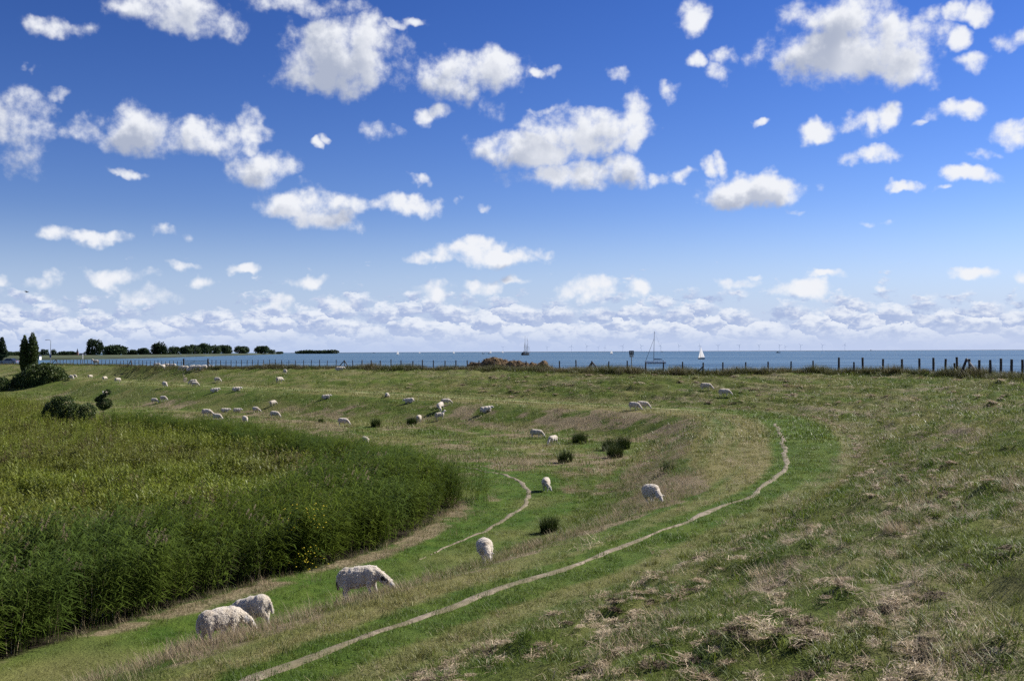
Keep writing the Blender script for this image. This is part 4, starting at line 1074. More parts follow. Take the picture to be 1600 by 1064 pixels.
# ------------------------------------------------------------------ trees and bushes
def crown_mesh(lobes, n, leaf, seed, shell=.55):
    """leaf-sized faces spread through lobes (cx, cy, cz, rx, ry, rz)"""
    g_ = np.random.default_rng(seed)
    vol = np.array([l[3] * l[4] * l[5] for l in lobes]) ** .7; w = vol / vol.sum(); pick = g_.choice(len(lobes), n, p=w); lb = np.array(lobes)[pick]
    d = g_.normal(size=(n, 3)); d /= np.linalg.norm(d, axis=1)[:, None]
    rad = shell + (1 - shell) * g_.random(n) ** .6
    lump = .80 + .42 * fbm(d[:, 0] * 3 + pick * 7.1 + 30, d[:, 2] * 3 + d[:, 1] * 2 + 30, 3, seed)
    c_ = lb[:, :3] + d * lb[:, 3:] * (rad * lump)[:, None]
    a = g_.normal(size=(n, 3)); a /= np.linalg.norm(a, axis=1)[:, None]; b_ = np.cross(a, g_.normal(size=(n, 3))); b_ /= np.linalg.norm(b_, axis=1)[:, None]
    s_ = (leaf * g_.uniform(.6, 1.4, n))[:, None]
    V = np.stack([c_ - a * s_, c_ + b_ * s_ * .55, c_ + a * s_, c_ - b_ * s_ * .55], 1).reshape(-1, 3)
    return mesh_np('crown', V, np.arange(n * 4).reshape(-1, 4))
def tree(name, label, loc, lobes, n, leaf, m, th, tr, seed, cat='tree', group=None, limbs=4):
    t = empty(name, loc); tag(t, label, cat, group)
    b = MB(); b.bar((0, 0, -.3), (0, 0, th), tr, tr * .55, 7); g_ = random.Random(seed)
    for k in range(limbs):
        l = lobes[k % len(lobes)]; b.bar((0, 0, th * g_.uniform(.45, .9)), (l[0] * .8 + g_.uniform(-.3, .3) * l[3], l[1] * .8, l[2] + g_.uniform(-.2, .3) * l[5]), tr * .45, tr * .12, 5)
    b.build('trunk', M_bark, t); link_mesh('crown', crown_mesh(lobes, n, leaf, seed), m, t); return t
def round_lobes(w, h, base, seed, k=7):
    g_ = random.Random(seed); out = [(0, 0, base + h * .5, w * .42, w * .42, h * .46)]
    for i in range(k):
        a = g_.uniform(0, 6.28); rr = w * .27 * g_.uniform(.6, 1.1)
        out.append((rr * math.cos(a), rr * math.sin(a), base + h * g_.uniform(.25, .78), w * g_.uniform(.17, .26), w * g_.uniform(.17, .26), h * g_.uniform(.17, .26)))
    return out
# dark thicket, poplars
def base_at(px, py, z): return at_z(px, py, z)
tp = base_at(62, 611, MEADOW); D0 = tp.y
def wx(px): return (px - 62) / F * D0
tree('thicket_bush', 'large dark green thicket at the end of the marsh below two poplars', tp,
     [(wx(35), 1, 2.0, 2.4, 2.2, 1.9), (wx(58), 0, 2.8, 3.0, 2.5, 2.6), (wx(80), .5, 2.7, 2.4, 2.3, 2.5), (wx(97), 0, 1.9, 1.8, 1.8, 1.7), (wx(70), .5, 4.2, 1.7, 1.6, 1.5), (wx(25), 1, 1.5, 1.6, 1.6, 1.4), (wx(48), .5, 3.9, 1.5, 1.4, 1.4), (wx(62), -.8, 1.3, 4.6, 1.6, 1.2)], 15000, .17, M_bush, 2.5, .16, 3, 'bush', limbs=8)
tree('hedge_bush', 'low dark bush at the field edge left of the big thicket', base_at(2, 612, MEADOW), [(0, 0, 1.4, 1.7, 1.5, 1.5), (-2.2, 0, 1.6, 1.8, 1.5, 1.6)], 3500, .16, M_bush, 1., .08, 31, 'bush')
for px, top_py, w, lab, sd2 in ((38.5, 526, 1.0, 'slightly shorter slender poplar, left of a close pair above the thicket', 5), (51, 521.5, 1.18, 'taller slender poplar, right of a close pair above the thicket', 6)):
    y0 = D0 + 24; q = at_y(px, 552, y0); topz = at_y(px, top_py, y0).z; z0 = land1(q.x, y0); hh = topz - z0
    lob = [(0, 0, hh * f, w * k, w * k, hh * .11) for f, k in ((.12, .8), (.25, 1.0), (.38, 1.08), (.5, 1.1), (.62, 1.05), (.74, .95), (.85, .72), (.94, .38))]
    lob += [(random.uniform(-.6, .6) * w, random.uniform(-.6, .6) * w, hh * random.uniform(.15, .75), w * .5, w * .5, hh * .09) for _ in range(9)]
    tree('poplar_tree', lab, Vector((q.x, y0, z0)), lob, 7000, .17, M_poplar, hh * .9, .16, sd2, limbs=3)
# bushes standing in the marsh
bp_ = base_at(105, 671, MEADOW); db = bp_.y
def bx_(px): return (px - 105) / F * db
tree('marsh_bush', 'broad dark bush standing in the middle of the marsh', bp_, [(bx_(84), 0, 1.9, 1.0, .9, 1.0), (bx_(100), .2, 2.2, 1.0, 1., 1.1), (bx_(118), 0, 1.7, .9, .9, .9), (bx_(136), .2, 1.7, .8, .8, .85), (bx_(90), 0, 2.7, .6, .6, .6), (bx_(75), 0, 1.5, .6, .6, .7)], 6500, .085, M_bush, 1.4, .07, 11, 'bush', limbs=6)
bp_ = base_at(161, 652, MEADOW); k2 = bp_.y / F
tree('crooked_tree', 'small crooked tree with one branch leaning over its round bush', bp_, [(2 * k2, 0, 1.5, 12 * k2, .7, .7), (-6 * k2, 0, 2.2, 6 * k2, .3, .25), (0, 0, 2.5, 6 * k2, .3, .22), (7 * k2, 0, 2.9, 6 * k2, .3, .35), (-10 * k2, 0, 2.0, 3 * k2, .3, .2)], 3600, .075, M_bush, 2.4, .06, 12, 'tree', limbs=5)
# rush clumps in the meadow
RUSH = [(905,692,26,'rush clump upslope of two grazing sheep\'s pasture, largest of those standing alone'),(883,722,26,'round dark rush clump between the lone grazing sheep and a group of three clumps'),(951,703,24,'rush clump touching two others, the one nearest the lone round clump'),(973,701,26,'tallest rush clump of the three standing together'),(961,714,30,'lowest and widest rush clump of the three standing together'),(858,832,34,'big dark rush clump below the lone sheep at the tan bank'),(587,667,17,'small rush clump between two sheep in tan grass'),(643,664,18,'dark rush clump pressed against a standing sheep'),(501,660,9,'tiny dark rush tuft in the tan grass near the marsh'),(1042,735,26,'thin ragged rush clump at the tan bank above a lone sheep')]
RUSH[0] = (905,692,26,'dark rush clump standing alone just above the round one')
for k, (px, py, wpx, lab) in enumerate(RUSH):
    p = on_ground(px, py); w = wpx / F * p.y; g_ = 220 if wpx > 12 else 90
    me = blades(g_ * 3 if 'ragged' not in lab else 110, w * .40, w * .66, .018 + .00016 * p.y, .42, .12, 400 + k, 3, .35); me.materials.append(M_rush)
    o = link_mesh('rush_clump', me); o.location = p; tag(o, lab, 'plant')
# pale dry tussocks on the near slope
TUS = [(1505,752,30,'bushy pale dry tussock high on the hay slope'),(1588,766,44,'large pale dry tussock at the foot of the fence slope'),(1445,806,40,'grey dry tussock with upright wisps midway up the slope'),(1500,900,56,'flattened round grey tussock in green grass'),(1196,900,48,'upright straw tussock at the lower end of the hay rows'),(1395,845,36,'thin spiky straw tussock among the hay rows'),(1345,915,38,'low brown tussock beside the hay rows')]
for k, (px, py, wpx, lab) in enumerate(TUS):
    p = on_ground(px, py); w = wpx / F * p.length
    me = blades(230, w * .5, w * (.62 if 'flat' not in lab and 'low' not in lab else .42), .007, .8 if 'flat' not in lab else 1.2, .15, 500 + k, 3, .5); me.materials.append(M_hay)
    o = link_mesh('dry_tussock', me); o.location = p; tag(o, lab, 'tussock')
# yellow flowers in the reed edge
for px, py, lab in ((478, 806, 'yellow flowering plant poking through the reed tops'), (476, 868, 'yellow flowering plant low in the reed face')):
    q = at_y(px, py, (35.1 if py < 830 else 34.75)); t = empty('yellow_flower_plant', (q.x, q.y, MEADOW)); tag(t, lab, 'flower')
    hh = q.z - MEADOW; b = MB(); g_ = random.Random(px)
    heads = [(g_.gauss(0, .34), g_.gauss(0, .25) - .1, hh + g_.uniform(-.45, .40)) for _ in range(60)]
    for h_ in heads[:20]: b.bar((h_[0] * .5, .15 + h_[1] * .3, 0), h_, .005, .003, 4)
    b.build('stem', M_rush, t); b = MB()
    for h_ in heads: b.ball(h_, (.030, .030, .018), 1)
    b.build('flower_heads', M_yellow, t)
# broken rail fence by the thicket
q = base_at(127, 606, MEADOW); ft = empty('broken_rail_fence', q); tag(ft, 'short broken wooden rail fence sticking out of the thicket', 'fence')
s_ = q.y / F
for dx, h_ in ((0, 1.45), (-11 * s_, .9), (-21 * s_, 1.1)):
    b = MB(); b.bar((dx, 0, -.3), (dx + .05, 0, h_), .07, .05, 6); b.build('post', M_wood if dx else M_pale, ft)
for z0, z1 in ((.45, .8), (.8, .6)):
    b = MB(); b.bar((-21 * s_, -.08, z0), (0, -.08, z1), .045, .04, 6); b.build('rail', M_wood, ft)

# ------------------------------------------------------------------ straw heap behind the fence
hy = fence_pt(797).y + 9
hx = lambda px: at_y(px, 560, hy).x
hz0 = land1(hx(797), hy); ht = empty('straw_heap', (hx(797), hy, hz0)); tag(ht, 'long lumpy heap of brown straw behind the fence', 'heap')
lumps = [(744,566,16,1.0),(770,558.5,22,1.3),(785,563,18,1.2),(752,571,20,1.1),(800,563.5,15,1.2),(815,565,18,1.1),(833,567,16,1.0),(847,565,13,1.0),(856,573,12,.9),(790,573,40,1.2),(825,574,32,1.0)]
b = MB()
for px, pt, wpx, dep in lumps:
    tz = at_y(px, pt, hy).z - hz0; w = wpx / F * hy
    cz = max(tz * .45, .25); b.ball((hx(px) - hx(797), 0, cz), (w, dep * 1.2, max(tz - cz, .3)), 3)
me = b.mesh('t'); tmp = bpy.data.objects.new('tmp', me); COL.objects.link(tmp)
rm = tmp.modifiers.new('r', 'REMESH'); rm.mode = 'VOXEL'; rm.voxel_size = .09
dg = bpy.context.evaluated_depsgraph_get(); hm = bpy.data.meshes.new_from_object(tmp.evaluated_get(dg)); bpy.data.objects.remove(tmp)
n = len(hm.vertices); cc_ = np.empty(n * 3, np.float32); hm.vertices.foreach_get('co', cc_); cc_ = cc_.reshape(-1, 3)
nn_ = np.empty(n * 3, np.float32); hm.vertices.foreach_get('normal', nn_); nn_ = nn_.reshape(-1, 3)
cc_ += nn_ * ((fbm(cc_[:, 0] * 1.6 + 40, cc_[:, 2] * 1.9 + cc_[:, 1] * 1.5 + 40, 4, 5) - .5) * .75)[:, None]
hm.vertices.foreach_set('co', cc_.astype(np.float32).ravel()); hm.update(); hm.materials.clear()
link_mesh('heap_core', hm, M_strawb, ht)
sel = rng.integers(0, n, 9000); g_ = np.random.default_rng(3); c0 = cc_[sel] + nn_[sel] * .02
a_ = g_.normal(size=(9000, 3)) + nn_[sel] * .3; a_ /= np.linalg.norm(a_, axis=1)[:, None]; b_ = np.cross(a_, nn_[sel]); b_ /= np.maximum(np.linalg.norm(b_, axis=1), 1e-3)[:, None]
ln_ = g_.uniform(.10, .26, 9000)[:, None]
V = np.stack([c0 - b_ * .018, c0 + b_ * .018, c0 + a_ * ln_ + b_ * .012, c0 + a_ * ln_ - b_ * .012], 1).reshape(-1, 3)
tag(link_mesh('loose_straw', mesh_np('straw', V, np.arange(36000).reshape(-1, 4)), M_straw, ht), kind='stuff')

# ------------------------------------------------------------------ sign behind the fence
sp_ = fence_pt(986) + Vector((0, 7, 0)); k3 = sp_.y / F; zb = at_y(987, 558, sp_.y).z; zt = at_y(987, 547.8, sp_.y).z; sx_ = at_y(986.5, 550, sp_.y).x; z0 = land1(sx_, sp_.y)
sg = empty('notice_sign', (sx_, sp_.y, z0)); tag(sg, 'tall post with a small square notice board by the water', 'sign')
b = MB(); b.bar((0, 0, -.3), (0, 0, zt - z0), .06, n=8); b.build('pole', M_steel, sg)
bw = 7.4 * k3; zc = zb - z0; hh = zt - zb
M_signd = mat('dark_sign_face', (.06,.065,.085), .5, .2, 3); M_signw = mat('pale_sign_face', (.42,.43,.47), .5, .12, 3)
b = MB(); b.box((0, -.08, zc + hh * .70), (bw, .03, hh * .58)); up_ = b.build('upper_panel', M_signd, sg)
b = MB(); b.box((0, -.08, zc + hh * .20), (bw * .88, .03, hh * .40)); b.build('lower_panel', M_signw, sg)
for dx in (-.17, .19):
    b = MB(); b.box((dx * bw, -.1, zc + hh * .72), (bw * .2, .012, hh * .3)); b.build('symbol', M_signw, up_)

# ------------------------------------------------------------------ boats
def hull_mesh(L, B, D, sheer=.25, stern=.75, flare=.9):
    rings = []
    for i in range(13):
        t = i / 12; x = -L / 2 + L * t
        w = B / 2 * (stern + (1 - stern) * math.sin(min(t / .45, 1) * math.pi / 2)) if t < .45 else B / 2 * math.cos(((t - .45) / .55) ** 1.8 * math.pi / 2)
        w = max(w, .03); top_ = D * (1 + sheer * (2 * abs(t - .4)) ** 2); xo = .35 * D * max(t - .85, 0) / .15
        rings.append([(x + xo, w, top_), (x + xo * .5, w * flare, D * .35), (x, w * .55, -D * .25), (x, -w * .55, -D * .25), (x + xo * .5, -w * flare, D * .35), (x + xo, -w, top_)])
    b = MB(); b.loft(rings); return b
def sail(b, pts, belly):
    """triangular sail with a belly, real cloth thickness"""
    a, c_, d = [Vector(p) for p in pts]; n = 8; vs = {}
    for i in range(n + 1):
        for j in range(n + 1 - i):
            u, v = i / n, j / n; w = 1 - u - v
            vs[i, j] = b.bm.verts.new(a * w + c_ * u + d * v + Vector(belly) * (27 * u * v * w * .6 + 2 * u * w * .3))
    fs_ = []
    for i in range(n):
        for j in range(n - i):
            fs_.append(b.bm.faces.new((vs[i, j], vs[i + 1, j], vs[i, j + 1])))
            if i + j < n - 1: fs_.append(b.bm.faces.new((vs[i + 1, j], vs[i + 1, j + 1], vs[i, j + 1])))
    return b
def place_boat(px, py): return at_z(px, py, 0)

# yacht at anchor, bow to the left
p = place_boat(1024.5, 568.2); k4 = p.y / F; L = 32 * k4
y = empty('anchored_yacht', (p.x, p.y, 0), math.pi - .10); tag(y, 'white yacht at anchor with bare mast and furled sails', 'boat')
hull = hull_mesh(L, L * .30, L * .105).build('hull', M_white, y)
hb = hull_mesh(L * .99, L * .302, L * .028, .0); hb.build('boot_stripe', M_blue, hull)
b = MB(); b.loft([[(L * (.22 - .40 * t), s1 * L * .085 * (1 - .15 * (t == 0)), L * (.085 + zz2)) for s1, zz2 in ((-1, 0), (-.85, .038), (.85, .038), (1, 0))] for t in (0, .4, 1)]); cab = b.build('cabin', M_white, y)
for k in (-.02, -.08, .05):
    b = MB(); b.box((L * k, L * .088, L * .105), (L * .045, .04, L * .014)); b.build('window', M_glass, cab)
mast_x = L * .10; mh = 50.5 * k4
b = MB(); b.bar((mast_x, 0, L * .08), (mast_x - .5, 0, mh), .14, .10, 8); b.build('mast', M_alu, y)
for f_ in (.45, .7): b = MB(); b.bar((mast_x - .5 * f_, -L * .05, mh * f_), (mast_x - .5 * f_, L * .05, mh * f_), .04, n=5); b.build('spreader', M_alu, y)
b = MB(); b.bar((mast_x - .3, 0, L * .20), (mast_x - L * .42, 0, L * .20), .17, .15, 8); bo = b.build('boom', M_blue, y)
b = MB(); b.bar((mast_x - .3, 0, L * .22), (mast_x - L * .39, 0, L * .215), .24, .16, 8); b.build('sail_cover', M_blue, bo)
b = MB(); b.bar((L * .49, 0, L * .12), (mast_x - .35, 0, mh * .78), .13, .06, 6); b.build('furled_jib', M_alu, y)
b = MB(); b.bar((-L * .49, 0, L * .1), (mast_x - .5, 0, mh), .022, n=4); b.build('backstay', M_wire, y)
for s1 in (-1, 1): b = MB(); b.bar((mast_x - .2, s1 * L * .14, L * .09), (mast_x - .4, 0, mh * .8), .02, n=4); b.build('shroud', M_wire, y)
b = MB(); b.loft([[(-L * (.20 + t * .06), s1 * L * .09, L * (.09 + z1)) for s1, z1 in ((-1, 0), (-.8, .06 - .01 * t), (.8, .06 - .01 * t), (1, 0))] for t in (0, 1)]); b.build('sprayhood', M_white, y)
b = MB(); b.ball((-L * .36, 0, L * .135), (.28, .24, .42), 2); b.build('cockpit_bundle', M_blue, y)
for k in range(6):
    b = MB(); xx = -L * .46 + k * L * .17; b.bar((xx, L * .125 * (1 if k < 4 else .6), L * .09), (xx, L * .125 * (1 if k < 4 else .6), L * .145), .025, n=5); b.build('stanchion', M_steel, y)

# two-masted sailing barge
p = place_boat(821.5, 555.2); k5 = p.y / F
s = empty('two_masted_ship', (p.x, p.y, 0), R(58)); tag(s, 'dark two-masted sailing ship with bare masts out on the water', 'boat')
L = 13.4 * k5 / math.cos(R(58)) * .82; hull_mesh(L, 6.2, 3.0, .55, .8).build('hull', M_dhull, s)
b = MB(); b.box((-L * .30, 0, 4.0), (L * .20, 3.6, 2.6)); dk = b.build('deckhouse', M_dhull, s)
b = MB(); b.box((L * .18, 0, 3.7), (L * .14, 3.0, 1.6)); b.build('deckhouse', M_dhull, s)
for xm, hm_ in ((L * .20, 27.2 * k5), (-L * .11, 31 * k5)):
    b = MB(); b.bar((xm, 0, 2), (xm - .3, 0, hm_ * .62), .42, .34, 8); m_ = b.build('mast', M_bark, s)
    b = MB(); b.bar((xm + .35, 0, hm_ * .55), (xm + .3, 0, hm_), .26, .14, 6); b.build('topmast', M_bark, m_)
    b = MB(); b.bar((xm - .5, 0, 5.2), (xm - L * .24, 0, 6.4), .34, .28, 6); b.build('boom', M_bark, m_)
    b = MB(); b.bar((xm - .6, 0, 5.9), (xm - L * .22, 0, 7.0), .5, .36, 6); b.build('furled_sail', M_blue, m_)
    for s1 in (-1, 1):
        for dx in (-1.2, 0, 1.2): b = MB(); b.bar((xm + dx, 3.0 * s1, 3), (xm - .2, 0, hm_ * .62), .07, n=4); b.build('shroud', M_wire, s)
b = MB(); b.bar((L * .46, 0, 3.6), (L * .68, 0, 5.2), .28, .14, 6); b.build('bowsprit', M_bark, s)
for z_, x_ in ((27 * k5, L * .20), (20 * k5, L * .20)): b = MB(); b.bar((L * .66, 0, 5.1), (x_, 0, z_), .09, n=4); b.build('stay', M_wire, s)

# sailing boat under way with a dark hull
def small_sailer(name, px, py, htpx, lab, hullm, head=70, grp_=None, jib=True):
    p = place_boat(px, py); k_ = p.y / F; mh_ = htpx * k_; L = mh_ * .72
    t = empty(name, (p.x, p.y, 0), R(head)); tag(t, lab, 'boat', grp_)
    hull_mesh(L, L * .32, L * .11, .3).build('hull', hullm, t)
    b = MB(); b.bar((L * .08, 0, L * .08), (L * .06, 0, mh_), L * .016, L * .010, 6); b.build('mast', M_alu, t)
    b = MB(); sail(b, [(L * .05, 0, L * .20), (-L * .42, -L * .16, L * .20), (L * .05, 0, mh_ * .97)], (0, -L * .07, 0)); b.build('mainsail', M_sail, t, True)
    if jib: b = MB(); sail(b, [(L * .46, 0, L * .15), (L * .04, -L * .14, L * .18), (L * .08, 0, mh_ * .82)], (0, -L * .07, 0)); b.build('jib', M_sail, t, True)
    b = MB(); b.bar((L * .05, 0, L * .19), (-L * .43, -L * .16, L * .19), L * .013, n=6); b.build('boom', M_alu, t)
    return t
small_sailer('sailing_boat', 1095.5, 561.2, 20, 'sailing boat with white sails set and a dark hull', M_dhull, 118)
gS = 'tiny white sails on the horizon'; lS = 'tiny far sailing boat with white sails near the horizon'
for px, py, h_ in ((621.5, 554.3, 7.5), (709, 552.6, 5), (766.5, 552.0, 5.5), (785.5, 551.6, 4.5), (955.5, 553.2, 7), (655.5, 552.2, 4)):
    small_sailer('distant_sailing_boat', px, py, h_, {621.5: 'far sailing boat with white sails between the spit and the straw heap', 955.5: 'far sailing boat with white sails left of the notice sign'}.get(px, lS), M_white, 140, None if px in (621.5, 955.5) else gS)
def motor(px, py, wpx, lab, grp_=None):
    p = place_boat(px, py); k_ = p.y / F; L = wpx * k_; t = empty('motor_boat', (p.x, p.y, 0), R(8)); tag(t, lab, 'boat', grp_)
    hull_mesh(L, L * .3, L * .12, .3).build('hull', M_dhull, t)
    b = MB(); b.box((-L * .12, 0, L * .19), (L * .34, L * .2, L * .15), taper=.8); b.build('wheelhouse', M_dhull, t)
    b = MB(); b.bar((-L * .1, 0, L * .2), (-L * .1, 0, L * .5), L * .015, n=5); b.build('mast', M_alu, t)
gM = 'low dark motor boats far out'; lM = 'low dark motor boat far out near the horizon'
motor(1215.8, 551.3, 7, 'low dark motor boat alone on open water below the wind turbines')
for px, py, w_, l_ in ((755, 552.9, 4.5, 'dark motor boat just left of a tiny white sail above the straw heap'), (764, 552.8, 4, 'dark motor boat right under a tiny white sail above the straw heap'), (1361, 547.8, 4, 'dark motor boat on the horizon past the last wind turbine'), (584, 551.6, 3, 'speck of a dark boat between the far spit and the first sail'), (1034, 549.9, 3.2, 'speck of a dark boat on the horizon behind the anchored yacht')): motor(px, py, w_, l_)
# tiny marker ship right
motor(1554, 547.0, 2.4, 'speck of a dark boat on the empty horizon above the pale fence brace')

# ------------------------------------------------------------------ wind turbines
M_turb = mat('haze_tinted_turbine', (.66,.72,.80), .5, .05, .01)  # tinted towards the sky colour, so distance haze is painted into the turbines
bt = MB(); bt.bar((0, 0, 0), (0, 0, 95), 1.8, 1.1, 10); tower_me = bt.mesh('tower'); tower_me.materials.append(M_turb)
bt = MB(); bt.box((0, 1.5, 96), (4, 11, 4)); nac_me = bt.mesh('nacelle'); nac_me.materials.append(M_turb)
bt = MB(); bt.loft([[(-1.3, 0, 1), (0, -.5, 1), (1.3, 0, 1), (0, .5, 1)], [(-2.2, 0, 10), (0, -.4, 10), (1.5, 0, 10), (0, .4, 10)], [(-.5, 0, 50), (0, -.1, 50), (.4, 0, 50), (0, .1, 50)]]); blade_me = bt.mesh('blade'); blade_me.materials.append(M_turb)
for px in (786,826,855,893,917,935,945,973,1002,1032,1061,1093,1122,1155,1186,1218,1227,1251,1285,1320):
    dist = 17500 if px > 880 else 21000
    if px in (1227, 945, 935): dist = 23000
    q = at_y(px, 548, dist); t = empty('wind_turbine', (q.x, q.y, 0)); tag(t, 'faint far wind turbine standing in the sea on the horizon', 'turbine', 'row of wind turbines on the horizon')
    for me in (tower_me, nac_me):
        o = bpy.data.objects.new(me.name, me); COL.objects.link(o); o.parent = t
    a0 = random.uniform(0, 2.09)
    for k in range(3):
        o = bpy.data.objects.new('blade', blade_me); COL.objects.link(o); o.parent = t; o.location = (0, -5, 96); o.rotation_euler.y = a0 + k * 2.0944

# ------------------------------------------------------------------ far trees, church, farm
FT = [  # px, width px, top py, distance, dark, label
 (148,25,530.5,1500,1,'large dark round tree standing by itself on the far shore'),(180,33,538,1600,0,'wide rounded green tree right of the large dark tree'),(207,15,545.5,1700,0,'small low tree between two bigger round trees on the far shore'),(225,18,543,1700,0,'low bushy tree left of a dark round tree on the far shore'),
 (249,25,534,1550,1,'dark round tree at the middle of the far shore row'),(272,17,540,1700,0,'loose pale tree right of the dark round tree'),(291,20,540,1800,0,None),(305,18,538.5,1850,0,None),(319,24,536.5,1800,0,None),(334,20,539,1850,0,None),(352,22,539,1800,0,None),(378,22,541,2000,0,'compact round tree standing free past the far wood'),(409,24,540.5,2200,0,'round tree with a low tail at the tip of the far shore'),
 (424,14,546,2200,0,None),(262,9,547,1600,0,None),(243,9,547,1600,0,None),(437,12,549,2300,0,None),
 (70,12,545,1500,0,None),(84,10,545,1500,0,None),(12,16,549,1600,0,None),(26,20,549,1650,0,None),(62,12,548.5,1650,0,None),(98,18,549,1700,0,None),(110,16,549,1700,0,None),(114,10,550,1700,0,None),(134,8,549,1700,0,None),(198,12,548,1750,0,None)]
for k, (px, w_, tpy, ds, dk_, lab) in enumerate(FT):
    if px >= 286: ds = float(np.interp(px, [286, 335, 378, 409, 437], [1980, 2380, 2900, 3450, 4300]))
    q = at_y(px, 552, ds); z0 = 1.2; hh = at_y(px, tpy, ds).z - z0; w = w_ / F * ds
    g_ = None
    lab = lab or {424:'small tree tailing off the last round tree of the far shore', 437:'last tiny shrub at the tip of the far shore', 262:'shrub tucked under the right side of the dark round far tree', 243:'shrub tucked under the left side of the dark round far tree', 70:'paired tree just left of the street lamp on the far shore', 84:'paired tree just right of the street lamp on the far shore', 198:'low shrub right of the wide rounded far tree', 134:'shrub touching the left side of the large dark far tree', 62:'low tree behind the white cottage'}.get(px)
    if lab is None: lab, g_ = 'low green tree in the far shore tree line', 'far shore tree line'
    if px in (291, 305, 319, 334, 352): lab, g_ = 'tree merging into the long wood on the far shore', 'far shore wood'
    tree('far_tree', lab, Vector((q.x, ds, z0)), round_lobes(w * 1.22, hh * 1.05, -.5, k + 40, 9), 2000 if w_ > 14 else 900, .045 * w + .3, M_far2 if dk_ else M_far, hh * .5, w * .035, k + 60, group=g_)
q = at_y(3, 552, 420); tree('dark_conifer', 'tall dark conifer at the edge of the road', Vector((q.x, 420, 1.0)), [(0, 0, 5 + k * 1.05, 2.6 - k * .30, 2.6 - k * .3, 1.0) for k in range(7)] + [(-1.5, 0, 4, 2, 2, 2)], 2600, .35, M_far2, 9, .25, 91)
wd = [(at_y(px, 552, 5200).x, 0, 6 + 4 * random.random(), 34, 20, 10) for px in range(470, 522, 5)]
cx0 = at_y(495, 552, 5200).x
tag(link_mesh('distant_wood', crown_mesh([(w_[0] - cx0, w_[1], w_[2], w_[3], w_[4], w_[5]) for w_ in wd], 1800, 5., 17), M_far, loc=(cx0, 5200, 0)), 'low distant wood on a spit beyond the far shore', 'wood', kind='stuff')
q = at_y(495, 552, 5200); b = MB(); b.box((0, 0, 0), (190, 60, 3)); tag(b.build('distant_spit', M_shore, loc=(q.x, 5215, .2)), kind='structure')
q = at_y(121, 552, 1650); ch = empty('church', (q.x, 1650, 1)); tag(ch, 'far church with a pointed spire above the tree line', 'church')
b = MB(); b.box((0, 0, 4.), (3, 3, 8)); b.build('tower', M_brick, ch); b = MB(); b.bar((0, 0, 8), (0, 0, 14), 1.8, .05, 8); b.build('spire', M_roof, ch)
b = MB(); b.box((-4.5, 0, 2), (6, 4, 4)); b.build('nave', M_brick, ch)
q = at_y(129, 552, 1450); fm = empty('farmhouse', (q.x, 1450, 1)); tag(fm, 'dark-roofed farmhouse beside the large dark tree', 'house')
b = MB(); b.box((0, 0, 1.5), (8, 6, 3)); b.build('wall', M_brick, fm)
b = MB(); b.loft([[(-4.4, -3.6, 2.9), (-4.4, 3.6, 2.9), (-4.4, 0, 6)], [(4.4, -3.6, 2.9), (4.4, 3.6, 2.9), (4.4, 0, 6)]]); b.build('roof', M_roof, fm)
for dx in (-2.4, 0, 2.4): b = MB(); b.box((dx, -3.02, 1.6), (1.0, .08, 1.2)); b.build('window', M_glass, fm)
q = at_y(60, 552, 900); hs_ = empty('white_cottage', (q.x, 900, 1.0)); tag(hs_, 'small white cottage right of the poplars', 'house')
b = MB(); b.box((0, 0, 1.6), (3.6, 4, 3.2)); b.build('wall', M_white, hs_)
b = MB(); b.loft([[(-2, -2.4, 3.1), (-2, 2.4, 3.1), (-2, 0, 4.6)], [(2, -2.4, 3.1), (2, 2.4, 3.1), (2, 0, 4.6)]]); b.build('roof', M_roof, hs_)
b = MB(); b.box((.3, -2.03, 1.6), (.8, .08, 1.0)); b.build('window', M_glass, hs_)

# ------------------------------------------------------------------ road end: lamp, car, marker post
p = fence_pt(100); ly = p.y + 6; q = at_y(79, 560, ly); z0 = land1(q.x, ly)
lm = empty('street_lamp', (q.x, ly, z0)); tag(lm, 'tall grey street lamp with curved arm and blue sign on its pole', 'lamp')
hh = at_y(79, 531, ly).z - z0
b = MB(); b.bar((0, 0, -.3), (0, 0, hh * .62), .10, .075, 8); b.bar((0, 0, hh * .62), (.05, 0, hh * .92), .07, .055, 8); b.build('pole', M_steel, lm)
b = MB(); pts = [(.05, 0, hh * .92), (0, 0, hh * .97), (-.25, 0, hh), (-.6, 0, hh * 1.0), (-.75, 0, hh)]
for a, c_ in zip(pts[:-1], pts[1:]): b.bar(a, c_, .05, n=6)
b.build('arm', M_steel, lm)
b = MB(); b.box((-1.0, 0, hh * .995), (.55, .2, .12), taper=.7); b.build('lamp_head', M_steel, lm)
b = MB(); b.box((0, -.11, at_y(79, 556.5, ly).z - z0), (.42, .03, .62)); b.build('sign_plate', mat('blue_sign_plate', (.03,.06,.22), .4, .1, 2), lm)
b = MB(); b.box((.06, -.11, at_y(79, 552.8, ly).z - z0), (.28, .03, .30)); b.build('sign_plate', M_white, lm)
p = fence_pt(130) + Vector((0, 2.5, 0)); q = at_y(129, 560, p.y); z0 = land1(q.x, p.y); hh = at_y(129, 553.3, p.y).z - z0
mp = empty('marker_post', (q.x, p.y, z0)); tag(mp, 'short white and grey marker post behind the fence', 'post')
b = MB(); b.bar((0, 0, -.2), (0, 0, hh * .55), .09, n=8); b.build('pole', M_steel, mp); b = MB(); b.bar((0, 0, hh * .55), (0, 0, hh), .13, .12, 8); b.build('white_top', M_white, mp)

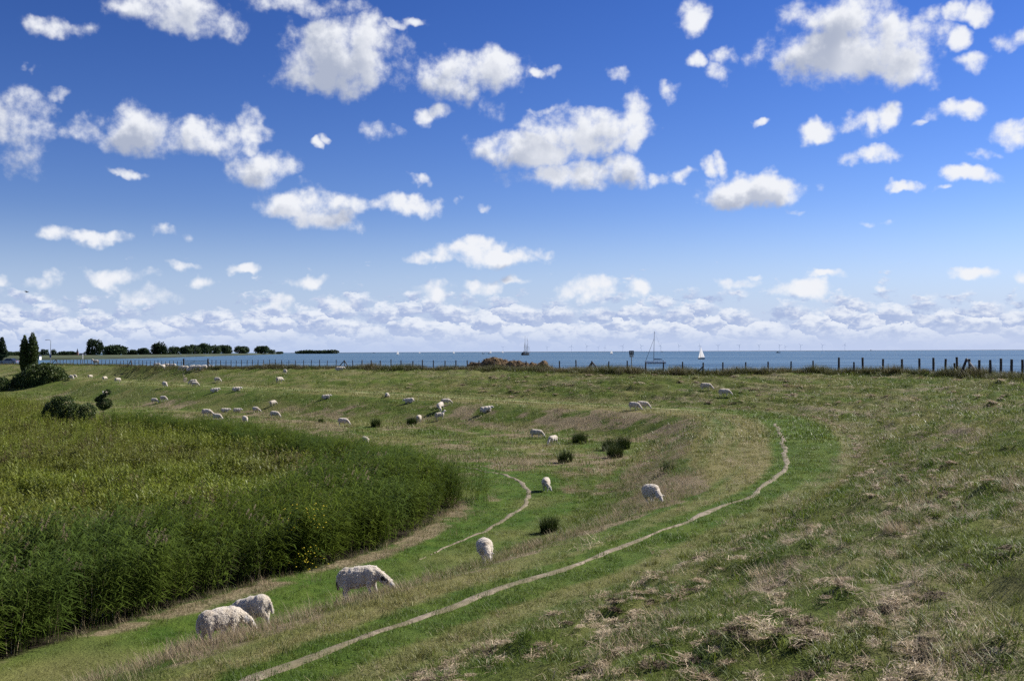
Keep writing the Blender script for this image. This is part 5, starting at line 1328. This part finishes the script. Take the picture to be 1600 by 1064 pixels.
cy = D0 + 52; q = at_y(14, 564, cy); zc = max(at_y(14, 569.3, cy).z, 0)
road_z = zc
b = MB(); b.box((q.x - 10, cy + 1, road_z - 1.5), (34, 9, 3), taper=.8); tag(b.build('road_embankment', M_shore), kind='structure')
b = MB(); b.box((q.x - 10, cy + 1, road_z + .01), (26, 4.5, .03)); tag(b.build('road', mat('asphalt', (.05,.05,.052), .9, .2, 1)), kind='structure')
road_z += .03
car = empty('parked_car', (q.x, cy, road_z), R(180)); tag(car, 'steel blue car parked on the road beside the poplars', 'car')
def prof(xz, w0, w1):  # side profile lofted across the width
    return [[(x, -w0, z) for x, z in xz], [(x, -w1, z) for x, z in xz]]
low = [(-2.15, .25), (2.15, .25), (2.2, .55), (2.05, .72), (1.0, .88), (-1.6, .95), (-2.15, .85), (-2.2, .5)]
b = MB(); b.loft([[(x * k, yy, z) for x, z in low] for yy, k in ((-.88, .97), (-.80, 1), (.80, 1), (.88, .97))]); body = b.build('body', M_car, car)
b = MB(); b.loft([[(x, yy * (.78 if z > 1.2 else .86), z) for x, z in [(-1.75, .93), (1.05, .87), (.30, 1.43), (-.95, 1.46)]] for yy in (-1, 1)]); cabin = b.build('cabin', M_car, car)
for s1 in (-1, 1):
    for xs_ in ([(-1.35, .98), (-.45, .96), (-.45, 1.37), (-.92, 1.38)], [(-.38, .96), (.78, .93), (.25, 1.36), (-.38, 1.37)]):
        b = MB(); b.poly([(x, s1 * (.865 if z < 1.2 else .795), z) for x, z in xs_], (0, s1 * .012, 0)); b.build('side_window', M_glass, cabin)
    b = MB(); b.box((2.1, s1 * .62, .66), (.16, .34, .14)); b.build('headlight', M_white, body)
    b = MB(); b.box((-2.12, s1 * .64, .74), (.12, .3, .16)); b.build('tail_light', mat('red_lens', (.3,.01,.01), .3, .1, 3), body)
b = MB(); b.poly([(1.06, -.74, .90), (1.06, .74, .90), (.36, .66, 1.40), (.36, -.66, 1.40)], (.03, 0, .02)); b.build('windscreen', M_glass, cabin)
b = MB(); b.poly([(-1.72, -.74, .97), (-1.72, .74, .97), (-1.0, .66, 1.42), (-1.0, -.66, 1.42)], (-.03, 0, .02)); b.build('rear_window', M_glass, cabin)
for x in (-1.35, 1.35):
    for s1 in (-1, 1):
        w = empty('wheel', (x, s1 * .80, .31)); w.parent = car
        b = MB(); b.bar((0, -.1, 0), (0, .1, 0), .31, n=18); b.build('tyre', M_tyre, w)
        b = MB(); b.bar((0, -.115, 0), (0, .115, 0), .19, n=14); b.build('rim', M_steel, w)

# ------------------------------------------------------------------ bird
q = at_y(42, 456.5, 160); bd = empty('bird', q); tag(bd, 'small dark bird flying low in the clouds', 'bird')
b = MB(); b.ball((0, 0, 0), (.22, .07, .07), 2); b.ball((.22, 0, .03), (.07, .05, .05), 1); b.poly([(-.2, -.03, 0), (-.2, .03, 0), (-.40, .06, 0), (-.40, -.06, 0)], (0, 0, .01)); b.build('body', M_dark, bd)
for s1 in (-1, 1): b = MB(); b.poly([(.10, s1 * .05, .03), (.06, s1 * .34, .16), (-.12, s1 * .62, .10), (-.10, s1 * .05, .03)], (0, 0, .012)); b.build('wing', M_dark, bd)
